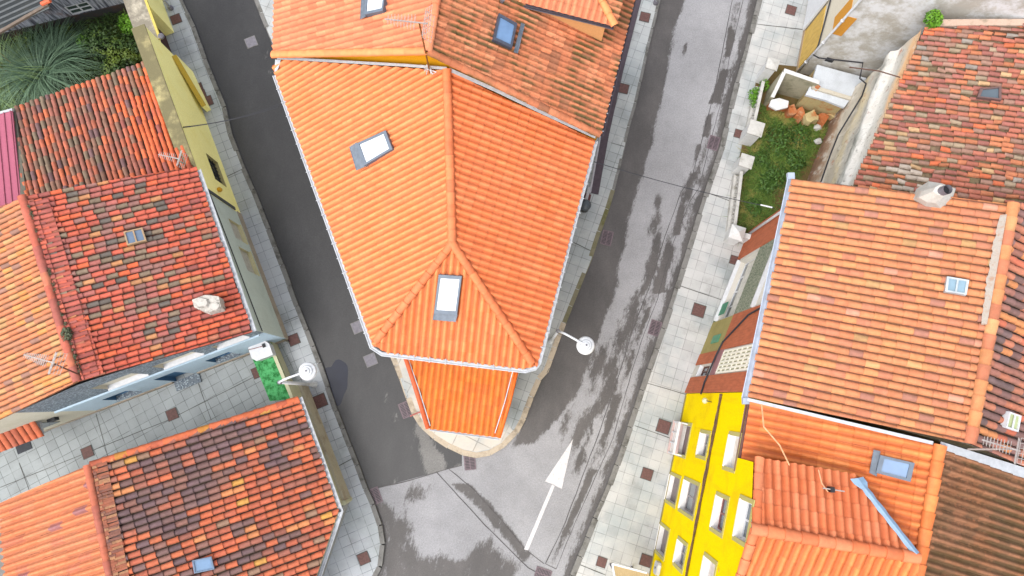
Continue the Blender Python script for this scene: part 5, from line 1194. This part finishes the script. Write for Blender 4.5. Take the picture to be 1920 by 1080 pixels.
mat_ = MB(); mat_.cbox(P(44, 836, .142), .62, .5, .02, aa); tag(mat_.build('doormat', m_plain('dark_mat', S(66, 68, 74), .8)), 'dark square mat on the alley paving before the cream house', 'mat')

# ================================================================= cottage (bottom left)
ct = thing('corner_cottage', 'low corner cottage with dark mottled tiles and a chamfered street corner at bottom left', 'house', P(380, 960, 0))
pC = eave_plane((560, 748), (635, 960), 2.45, 14, (300, 980))
C0, C1 = pC.hit(166, 873), pC.hit(224, 1160); print('cottage', C0.z, C1.z)
pCw = Plane(C0, C1, P(0, 945, C0.z - 1.25))
cu = (pC.hit(560, 748) - pC.hit(166, 873)).normalized(); cv = V((-cu.y, cu.x, 0))
def cott_pal(r, p, c):
    a_, b_ = p.dot(cu), p.dot(cv); d = (p - pC.hit(330, 890)).length
    f = .5 + .62 * mn.noise(V((a_ * .3, b_ * 1.7, 2))) + .3 * mn.noise(V((a_ * .25, b_ * .4, 9))) - .085 * (d - 2.9)
    return pick(COTTD if f > .54 + r.uniform(-.16, .16) else COTT, r)
roof('roof_slope', ct, pC, [(558, 746), (634, 960), (560, 1180), (228, 1180), (166, 872)], ((600, 860), (230, 985)), .25, .43, 'barrel', COTT, TILE_OLD, keep=(0,), seed=51, jit=.006, bright=.13, deck=S(74, 50, 44), slide=1, palfn=cott_pal, rise=.095)
roof('roof_slope', ct, pCw, [(166, 872), (228, 1180), (25, 1180), (0, 944)], ((15, 1020), (190, 960)), .265, .6, 'mixta', COTTW, TILE_SALMON, keep=(2,), seed=52, jit=.006, bright=.06, rise=.115)
ridge('ridge', ct, C0, C1, .14, [(3, S(206, 112, 82)), (1, S(190, 104, 84))], TILE_OLD, .5, 51, .05)
roof('ridge_apron', ct, pC, [(174, 871), (202, 864), (264, 1180), (234, 1180)], ((230, 990), (196, 1001)), .1, .8, 'flat', [(2, S(180, 104, 76)), (2, S(150, 96, 80)), (1, S(196, 140, 100))], TILE_OLD, seed=53, jit=.02, lift=.1, deck=S(90, 60, 50))
ridge('verge', ct, pC.hit(172, 871), pC.hit(560, 748), .12, [(3, S(232, 120, 76)), (1, S(214, 110, 78)), (.3, S(226, 150, 60))], TILE_OLD, .42, 54, .03)
skylight(ct, pC, [(362, 1050), (398, 1042), (404, 1066), (366, 1074)], m_glass('steel_blue_pane', S(120, 152, 186), .08), None, False, .05, fm=m_plain('blue_window_frame', S(120, 140, 164), .5))
WC = Wall(P(575, 726), P(655, 936)); WC2 = Wall(P(655, 936), P(590, 1120))
STONE = m_plaster('stained_beige_wall', S(206, 196, 172), S(160, 138, 118), .8, 1.6); YG = m_plaster('pale_olive_wall', S(216, 214, 180), S(186, 180, 146), .4)
m = MB(); m.quad(WC.pt(-.1, 0), WC.pt(WC.L, 0), WC.pt(WC.L, 2.38), WC.pt(-.1, 2.38)); m.quad(WC2.pt(0, 0), WC2.pt(WC2.L, 0), WC2.pt(WC2.L, 2.38), WC2.pt(0, 2.38)); m.build('wall', YG, ct)
m = MB(); wbox(m, WC, -.1, WC.L - .06, 0, 1.15, .004, .12); m.build('plinth', STONE, ct); m = MB(); wbox(m, WC2, .0, WC2.L, 0, 1.1, .004, .07); m.build('corner_plinth', m_plaster('grey_corner_plinth', S(176, 176, 172), S(130, 120, 108), .6, 2), ct)
m = MB(); m.tube([WC.pt(WC.L, .1, .06), WC.pt(WC.L, 1.2, .06)], .1, 8); m.build('corner_post', YG, ct)
g = MB(); pts = [P(563, 745, 2.47), P(640, 959, 2.47), P(569, 1170, 2.47)]; g.gutter(pts, .1); g.build('gutter', GUTTER, ct); m = MB(); m.lathe(P(637, 958, 2.46), [(.05, 0), (.05, .05)], 10); m.build('outlet', BLACK, ct)
house_walls('rear_wall', ct, [V((p.x, p.y, 0)) for p in (P(560, 765, 1), P(590, 1130, 1), P(60, 1170, 2), P(20, 952, 2.5), pC.hit(172, 885))], [pC, pCw], LIGHTW, .12, skip=(0,))

# ================================================================= green canopy and chest between house and cottage
gc = thing('mossy_slab', 'low flat slab with bright green mossy top closing the alley beside the left street lamp', 'slab', P(520, 700, 0))
zc = .95
q = [P(x, y, zc) for x, y in ((460, 640), (501, 626), (552, 748), (506, 752))]
m = MB(); m.prism([p - V((0, 0, .1)) for p in q], .1)
MOSSG = NT('green_moss'); c_ = MOSSG.mix(MOSSG.ramp(MOSSG.noise(6, 8, None, .75), .4, .62), S(96, 190, 118), S(40, 120, 56)); MOSSG = MOSSG.end(c_, .9, MOSSG.noise(20, 6), .7, .04)
m.build('roof', MOSSG, gc)
m = MB(); T0, T1 = q[1] + V((0, 0, .02)), q[2] + V((0, 0, .02)); A_ = V((T0.x, T0.y, 0)); B_ = V((T1.x, T1.y, 0)); m.quad(A_, B_, T1, T0); D_ = P(546, 643, 0); m.quad(A_, D_, D_ + V((0, 0, .5)), T0)
sd = (q[1] - q[0]).normalized() * -.14
m.quad(A_ + sd, B_ + sd, T1 + sd, T0 + sd); m.quad(T0, T1, T1 + sd, T0 + sd); m.build('wall', YG, gc)
wc_ = thing('white_chest', 'white plastic chest lying on the green mossy slab', 'chest', P(488, 658, 1.0))
q = [P(x, y, 1.45) for x, y in ((463, 645), (491, 634), (505, 645), (512, 665), (481, 677), (472, 672))]
m = MB(); m.prism([p - V((0, 0, .5)) for p in inset(q, .95)], .46); m.build('body', WHITE, wc_); m = MB(); m.prism([p - V((0, 0, .03)) for p in q], .05); m.build('lid', WHITE, wc_)
m = MB(); m.cbox(P(495, 648, 1.47), .12, .16, .05, .4); m.build('handle', BLACK, wc_); m = MB(); m.tube([P(466, 656, 1.485), P(493, 649, 1.485)], .015, 5); m.build('strap', m_plain('red_strap', S(150, 96, 90), .6), wc_)

# ================================================================= yellow left house
yl = thing('yellow_parapet_house', 'pale yellow walled house with mossy parapet and brown ribbed tile roof at left', 'house', P(250, 240, 0))
WL = Wall(P(353, 131), P(454, 404)); zp = 3.85
PYL = m_plaster('pale_yellow_wall', S(255, 244, 164, .98), S(246, 228, 124, .95), .4, 1.0, .2); MOSP = m_plaster('mossy_parapet_top', S(132, 124, 92), S(226, 210, 150), .9, 1.1, 0)
LW = WL.L + .02
hw = (5.1, 6.35, .75, 1.95)
facade('wall', yl, WL, 0, zp, [hw], [PYL, m_plaster('worn_reveal', S(200, 186, 130), S(150, 130, 110), .5)], .25, u1=LW)
m = MB(); m.quad(WL.pt(0, 0), WL.pt(0, zp), WL.pt(0, zp, -.5), WL.pt(0, 0, -.5)); m.quad(WL.pt(0, 0, -.5), WL.pt(LW, 0, -.5), WL.pt(LW, zp, -.5), WL.pt(0, zp, -.5)); m.build('parapet_back', PYL, yl)
m = MB(); wbox(m, WL, -.03, LW, zp, zp + .07, -.52, .03); m.build('parapet_cap', MOSP, yl)
f = window(yl, WL, hw, BLACK, PANED, .2, None, None, 1)
m = MB()
for i in range(7): u = hw[0] + .1 + i * .17; wbox(m, WL, u, u + .025, hw[2] + .03, hw[3] - .03, -.12, -.1)
for z in (1.05, 1.35, 1.65): wbox(m, WL, hw[0] + .02, hw[1] - .02, z, z + .025, -.125, -.095)
m.build('bars', BLACK, f)
u_, z_ = WL.uz(408, 357); m = MB(); m.lathe(WL.pt(u_, z_ - .1, .09), [(.03, 0), (.1, .05), (.1, .15), (.03, .2)], 10); m.build('wall_light', m_plain('orange_globe', S(236, 176, 20), .5), yl)
pYL = Plane(P(30, 205, 3.1), P(275, 119, 3.1), P(350, 312, 3.95)); print('yl', pYL.hit(50, 365).z)
roof('roof_slope', yl, pYL, [(28, 205), (278, 118), (366, 322), (48, 384)], ((150, 165), (200, 340)), .215, .42, 'barrel', YLEFT, TILE_OLD, keep=(0,), seed=61, jit=.012, bright=.14, deck=S(90, 54, 46), slide=1,
     palfn=lambda r, p, c: pick(YLEFTN if (p - pYL.hit(320, 215)).length < 1.9 + r.uniform(-.5, .5) or p.x > pYL.hit(285, 250).x else YLEFT, r), rise=.09)
m = MB(); a, b = pYL.hit(27, 206) + V((0, 0, .05)), pYL.hit(48, 372) + V((0, 0, .05)); m.bar(a, b, .22, .12); m.build('verge', m_plaster('grey_mortar_verge', S(120, 116, 104), S(80, 84, 70), .7, 4), yl)
m = MB(); fo = [V((p.x, p.y, 0)) for p in (P(280, 124, 3), P(32, 212, 3), P(50, 380, 3.5))]
m.add([fo[0], fo[1], fo[0] + V((0, 0, 3.0)), fo[1] + V((0, 0, 3.0))], [(0, 1, 3, 2)]); m.add([fo[1], fo[2], fo[1] + V((0, 0, 3.0)), fo[2] + V((0, 0, 3.7))], [(0, 1, 3, 2)]); m.build('rear_wall', STONE, yl)
aq = pYL.hit(345, 308) + V((0, 0, .1)); aerial('small tv aerial lying over the brown ribbed roof by the mossy parapet', aq, aq + V((-.05, .05, .45)), P(293, 299, 4.2) - P(335, 308, 4.2), .65, 8, m_plain('green_mast', S(90, 160, 130), .5))
# pink metal roof
pk = thing('pink_roofed_shed', 'shed with a pink ribbed metal roof at the left edge', 'shed', P(0, 300, 0))
pP = Plane(P(-60, 232, 3.4), P(23, 208, 3.4), P(40, 385, 3.9)); q = [pP.hit(*p) for p in ((-90, 238), (23, 208), (41, 385), (34, 394), (-90, 440))]
m = MB(); m.prism([p - V((0, 0, .05)) for p in q], .05); m.build('roof', m_plaster('pink_sheet', S(206, 118, 140, .58), S(190, 104, 126, .58), .3), pk)
for i in range(9):
    x = 20 - i * 12.5; a, b = pP.hit(x, 208 + i * 3.4), pP.hit(x + 17, 388 + i * 5)
    MB().bar(a + V((0, 0, .02)), b + V((0, 0, .02)), .035, .04).build('roof_rib', m_plain('pink_rib', S(178, 92, 112), .5) if 'pink_rib' not in bpy.data.materials else bpy.data.materials['pink_rib'], pk)
m = MB(); m.bar(q[0] + V((0, .06, -.03)), q[1] + V((0, .06, -.03)), .1, .1); m.build('gutter', GUTTER, pk); m = MB(); fo = inset([V((p.x, p.y, 0)) for p in q], .95); m.prism(fo, 3.2, 0, False); m.build('wall', LIGHTW, pk)
# north yard wall with gateway, ramp wall
yw = thing('yard_wall', 'pale yellow yard wall with lichen spotted grey top at the top left', 'wall', P(310, 30, 0))
LICH = m_plaster('lichen_wall_top', S(150, 142, 126), S(216, 206, 184), .9, 2.5)
n0 = P(283, -60, 0); n1 = P(353, 128, 0); WN = Wall(n0, n1)
ue = WN.L - .05; ug = WN.uz(330, 67)[0]
m = MB(); wbox(m, WN, 0, ug - .1, 0, 2.5, -.5, 0); wbox(m, WN, ug - .1, ue, 1.9, 2.5, -.5, -.2); m.build('wall', PYL, yw)
m = MB(); wbox(m, WN, 0, ue, 2.5, 2.56, -.9, -.06); m.build('cap', LICH, yw)
m = MB(); wbox(m, WN, 0, ue, 2.5, 2.6, -.05, .05); m.build('coping', m_plaster('yellow_coping', S(226, 206, 110), S(190, 170, 90), .4), yw)
m = MB(); wbox(m, WN, ug - .1, ue, 0, 1.9, -.5, -.42); m.build('gateway', m_plaster('dark_gate_boards', S(88, 62, 62), S(60, 50, 46), .7, 3), yw)
m = MB(); m.lathe(WN.pt(ue - .1, 2.5, .08), [(.12, 0), (.13, .1), (.05, .14)], 10); m.build('pot_cap', STEEL, yw)
rw = thing('ramp_wall', 'sloping yellow ramp wall descending to the pavement beside three brown covers', 'wall', P(370, 180, 0))
a0, a1 = WL.pt(.25, 0, .1), P(392, 208, .13); d_ = (a1 - a0).normalized(); s_ = V((d_.y, -d_.x, 0)) * .1
m = MB(); k = [a0 - s_, a1 - s_, a1 + s_, a0 + s_]; h_ = [1.7, .5, .5, 1.7]; m.add(k + [p + V((0, 0, h)) for p, h in zip(k, h_)], [(0, 1, 5, 4), (1, 2, 6, 5), (2, 3, 7, 6), (3, 0, 4, 7), (4, 5, 6, 7)]); m.build('wall', PYL, rw)
m = MB(); m.bar(a0 + V((0, 0, 1.73)), a1 + V((0, 0, .53)), .2, .06); m.build('coping', m_plaster('ochre_coping', S(220, 186, 80), S(200, 170, 70), .3), rw)
po = thing('white_post', 'white pole on the pavement at the top left edge', 'post', P(321, 16, .13)); pp = P(321, 16, .13); m = MB(); m.tube([pp, pp + V((0, 0, 4.6))], .06, 10); m.build('pole', WHITE, po, smooth=True); m = MB(); m.lathe(pp, [(.12, 0), (.12, .12), (.07, .2)], 10); m.build('base', STEEL, po)
p2 = thing('white_post', 'white pole on the right pavement at the top edge above the dormer', 'post', P(1230, 8, .13)); pp = P(1229, 6, .13); m = MB(); m.tube([pp, pp + V((0, 0, 4.6))], .06, 10); m.build('pole', WHITE, p2, smooth=True); m = MB(); m.lathe(pp, [(.12, 0), (.12, .12), (.07, .2)], 10); m.build('base', STEEL, p2)

# ================================================================= weathered plank house (top left) and its garden
ph_ = thing('plank_house', 'weathered grey house with dark ribbed roof and white framed window at top left', 'house', P(100, 20, 0))
WP = Wall(P(-60, 92), P(262, 12)); PL = NT('weathered_planks'); x_ = PL.n('VectorMath', {0: PL.n('NewGeometry').outputs['Position'], 1: tuple(WP.u)}, operation='DOT_PRODUCT').outputs['Value']
nz = PL.n('TexNoise', {'Vector': PL.n('CombineXYZ', {0: PL.math('MULTIPLY', x_, 9), 1: PL.n('SeparateXYZ', {0: PL.n('NewGeometry').outputs['Position']}).outputs[2]}).outputs[0], 'Scale': 1.0, 'Detail': 6}).outputs['Fac']
c_ = PL.mix(PL.ramp(nz, .35, .65), S(84, 86, 96), S(204, 208, 218)); c_ = PL.mix(PL.ramp(PL.noise(.8, 5), .6, .75, 0, .6), c_, S(140, 86, 60)); PL = PL.end(c_, .9, nz, .6, .03)
pw = WP.rect([(122, 14), (135, 29), (178, 17), (163, 2)])
facade('wall', ph_, WP, 0, 3.4, [pw], [PL, PL], .12, u1=WP.L)
window(ph_, WP, pw, WHITE, m_glass('dark_pane', S(70, 84, 78), .1), .06, None, None, 1, None, True)
m = MB(); wbox(m, WP, 0, WP.L, 0, .5, .003, .05); m.build('plinth', m_plaster('damp_plinth', S(70, 70, 70), S(110, 70, 50), .6), ph_)
pPr = Plane(P(-20, 74, 3.3), P(92, 8, 3.9), P(20, -40, 4.2)); q = [pPr.hit(*p) for p in ((-120, 120), (-12, 68), (91, 9), (112, -60), (-120, -60))]
m = MB(); m.prism([p - V((0, 0, .04)) for p in q], .06); m.build('roof', m_plaster('dark_sheet', S(58, 62, 64), S(84, 84, 76), .5), ph_)
dv = (pPr.hit(88, 0) - pPr.hit(0, 40)).normalized()
for i in range(16):
    b = pPr.hit(-8 - i * 3, 60 - i * 9.5); MB().bar(b, b + dv * (2.6 + i * .1), .07, .06, pPr.n).build('roof_rib', m_plain('roof_rib_metal', S(74, 80, 82), .5) if 'roof_rib_metal' not in bpy.data.materials else bpy.data.materials['roof_rib_metal'], ph_)
m = MB(); m.bar(pPr.hit(-14, 70) + V((0, 0, .04)), pPr.hit(92, 9) + V((0, 0, .04)), .12, .1); m.build('verge', m_plain('brown_verge', S(120, 104, 90), .7), ph_)
m = MB(); k = pPr.hit(91, 6); m.tube([k - dv * .25 + V((0, 0, .1)), k + dv * .15 + V((0, 0, .1))], .09, 8); m.build('ridge_tile', m_plain('orange_end_tile', S(226, 110, 70), .7), ph_)
gp = [(-120, 110), (262, 8), (330, 110), (300, 190), (40, 260), (-120, 300)]
m = MB(); m.add(g2(gp, .02), [tuple(reversed(range(len(gp))))]); struct(m, 'garden_ground', m_plaster('dark_soil', S(52, 50, 38), S(48, 60, 32), .9, 1.5))
r = random.Random(77); m = MB(); gpoly = g2([(-60, 90), (255, 16), (272, 118), (30, 215), (-60, 240)]); xs = [p.x for p in gpoly]; ys = [p.y for p in gpoly]; cnt = 0
while cnt < 700:
    X, Y = r.uniform(min(xs), max(xs)), r.uniform(min(ys), max(ys))
    if not inside(np.array([X]), np.array([Y]), gpoly)[0]: continue
    cnt += 1; blades(m, (X, Y, .02), 5, r.uniform(.3, .7), 1.1, .018, r, 1.0, 3)
tag(m.build('rough_grass', SHRUB, color=True), 'dark rough undergrowth in the garden behind the brown ribbed roof', 'grass', kind='stuff')
for x, y, n_, ln, mt, l in ((88, 148, 620, 2.5, PAMP, 'large blue green pampas clump in the middle of the top left garden'), (118, 116, 380, 2.1, PAMP, 'blue green pampas clump leaning right below the plank wall'), (22, 140, 420, 2.2, PAMPL, 'paler green pampas clump with white plumes at the left edge'), (0, 185, 260, 1.8, PAMPL, 'straw tipped pampas clump by the pink metal roof')):
    m = MB(); q = P(x, y, .05); blades(m, q, n_, ln, .75, .02, r, 1.1, 6); o = thing('pampas_grass', l, 'pampas grass', q, 'pampas clumps in the top left garden'); tag(o, kind='thing'); m.build('foliage', mt, o, color=True)
    if mt is PAMPL:
        for k in range(4):
            b = q + V((r.uniform(-.3, .6), r.uniform(-.3, .4), 0)); t = b + V((r.uniform(-.4, .5), r.uniform(-.2, .5), r.uniform(2.2, 2.8))); pm = MB(); dd = (t - b); pts = [t + dd * (.05 * i) for i in range(8)]
            pm.tube(pts, .1, 7, 0, True, [.02, .08, .11, .11, .1, .08, .05, .015]); pl_o = pm.build('plume', m_plain('cream_plume', S(222, 212, 186), .9, .2) if 'cream_plume' not in bpy.data.materials else bpy.data.materials['cream_plume'], o, smooth=True)
            pm = MB(); pm.tube([b, t], .012, 4); pm.build('stalk', m_plain('straw', S(170, 150, 100), .8) if 'straw' not in bpy.data.materials else bpy.data.materials['straw'], o)
for x, y, s_, n_, mt, l in ((195, 80, .95, 1300, SHRUB, 'large dark bramble bush against the plank wall'), (238, 95, .8, 900, SHRUB, 'dark bush beside the end of the mossy parapet'), (246, 45, .55, 500, LEAF, 'fresh green bush in the corner by the lichen topped wall'), (160, 78, .4, 260, LEAF, 'yellow green shrub between the pampas and the brambles'), (60, 78, .5, 320, SHRUB, 'low dark shrub under the plank wall near its roof'), (215, 130, .6, 500, SHRUB, 'dark bush behind the tops of the brown ribbed tiles')):
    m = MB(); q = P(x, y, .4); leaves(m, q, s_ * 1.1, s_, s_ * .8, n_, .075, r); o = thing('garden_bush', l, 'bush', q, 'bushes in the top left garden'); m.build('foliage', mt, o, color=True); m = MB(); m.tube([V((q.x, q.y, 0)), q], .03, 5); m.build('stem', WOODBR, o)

# ================================================================= street lamps, overhead cables
LAMPW = m_plain('lamp_white', S(240, 242, 244, .6), .4, .12, 9)
def lamp(label, base, hgt, hd, elbow=None):
    o = thing('street_lamp', label, 'street lamp', base, 'white street lamps'); m = MB()
    top = base + V((0, 0, hgt)); m.tube([base, base + V((0, 0, hgt * .5)), top], .06, 10, 0, True, [.085, .065, .055]); m.build('pole', LAMPW, o, smooth=True)
    m = MB(); m.lathe(base, [(.14, 0), (.14, .1), (.1, .2), (.09, .9), (.07, .95)], 12); m.build('base', LAMPW, o, smooth=True)
    m = MB(); el = elbow or top.lerp(hd, .45) + V((0, 0, .22)); m.tube([top, top.lerp(el, .5) + V((0, 0, .1)), el, el.lerp(hd, .6) + V((0, 0, .06)), hd + V((0, 0, .16))], .042, 8); m.build('arm', LAMPW, o, smooth=True)
    m = MB(); m.lathe(hd, [(.32, -.06), (.335, -.03), (.335, .0), (.3, .07), (.2, .12), (.19, .15), (.12, .17), (.11, .2), (.04, .22), (.02, .25)], 28); m.build('head', LAMPW, o, smooth=False); m = MB(); m.lathe(hd, [(.205, .118), (.212, .128), (.2, .132)], 24); m.lathe(hd, [(.125, .165), (.13, .174), (.12, .178)], 20); m.build('groove_ring', bpy.data.materials['lamp_ring'] if 'lamp_ring' in bpy.data.materials else m_plain('lamp_ring', S(170, 174, 180), .4), o); m = MB(); m.lathe(hd, [(.03, .24), (.035, .27), (.012, .285)], 8); m.build('finial', STEEL, o); m = MB(); m.tube([top - V((0, 0, .12)), top + V((0, 0, .02))], .075, 8); m.build('collar', STEEL, o)
    m = MB(); m.lathe(hd + V((0, 0, -.09)), [(.16, -.06), (.26, 0), (.27, .03)], 20); m.build('diffuser', m_plain('lamp_glass', S(240, 240, 230), .3) if 'lamp_glass' not in bpy.data.materials else bpy.data.materials['lamp_glass'], o, smooth=True); return o
lamp('white street lamp with ringed round head over the green mossy slab at left', P(590, 721, .13), 4.55, P(577, 696, 4.75))
lamp('white street lamp with plain round head over the right hand street', P(1033, 640, .13), 4.75, P(1098, 648, 4.9))
def span(label, a, b, n, sag, rad):
    mbs = MB()
    for k in range(n):
        o_ = V((0, .12 * k, -.1 * k)); mbs.tube([a + o_ * .3 + (b + o_ - a - o_ * .3) * (t / 14) - V((0, 0, 4 * sag * (t / 14) * (1 - t / 14) * (1 + .3 * k))) for t in range(15)], rad, 5)
    tag(mbs.build('overhead_cable', CABLE), label, 'cable')
span('single dark cable hanging across the right hand street to the brick house', P(1113, 303, 5.6), P(1452, 390, 6.3), 1, .25, .013)
span('bundle of thin cables crossing the dark side street from the left yellow wall', P(340, 240, 3.7), P(522, 201, 5.7), 3, .2, .009)
m = MB(); q = P(1436, 386, 6.25); m.tube([P(1426, 384, 6.23), P(1448, 389, 6.31)], .028, 6); tag(m.build('cable_clamp', WHITE), 'white clamp on the cable near the brick house', 'clamp')
m = MB(); m.tube([P(1428, 758, 8.9), P(1432, 800, 9.2), P(1462, 835, 9.4), P(1480, 872, 9.75)], .022, 5); tag(m.build('roof_cable', m_plain('peach_cable', S(244, 190, 140), .6)), 'pale cable lying on the orange roof above the cross gable', 'cable')
ab = thing('aerial_bracket', 'small broken aerial bracket on the cross gable roof', 'bracket', pGN.hit(1552, 915)); q = pGN.hit(1552, 915) + V((0, 0, .15)); m = MB(); m.tube([q + V((-.25, .03, .1)), q + V((.35, -.06, .1))], .02, 5); m.build('rod', METAL, ab); m = MB(); m.cbox(q + V((.02, -.02, -.12)), .12, .14, .24); m.build('clamp', BLACK, ab)
m = MB(); m.tube([pGN.hit(1531, 880) + V((0, 0, .13)), pGN.hit(1537, 905) + V((0, 0, .13)), pGN.hit(1548, 921) + V((0, 0, .15))], .018, 5); m.build('lead', m_plain('peach_lead', S(240, 186, 140), .6), ab)
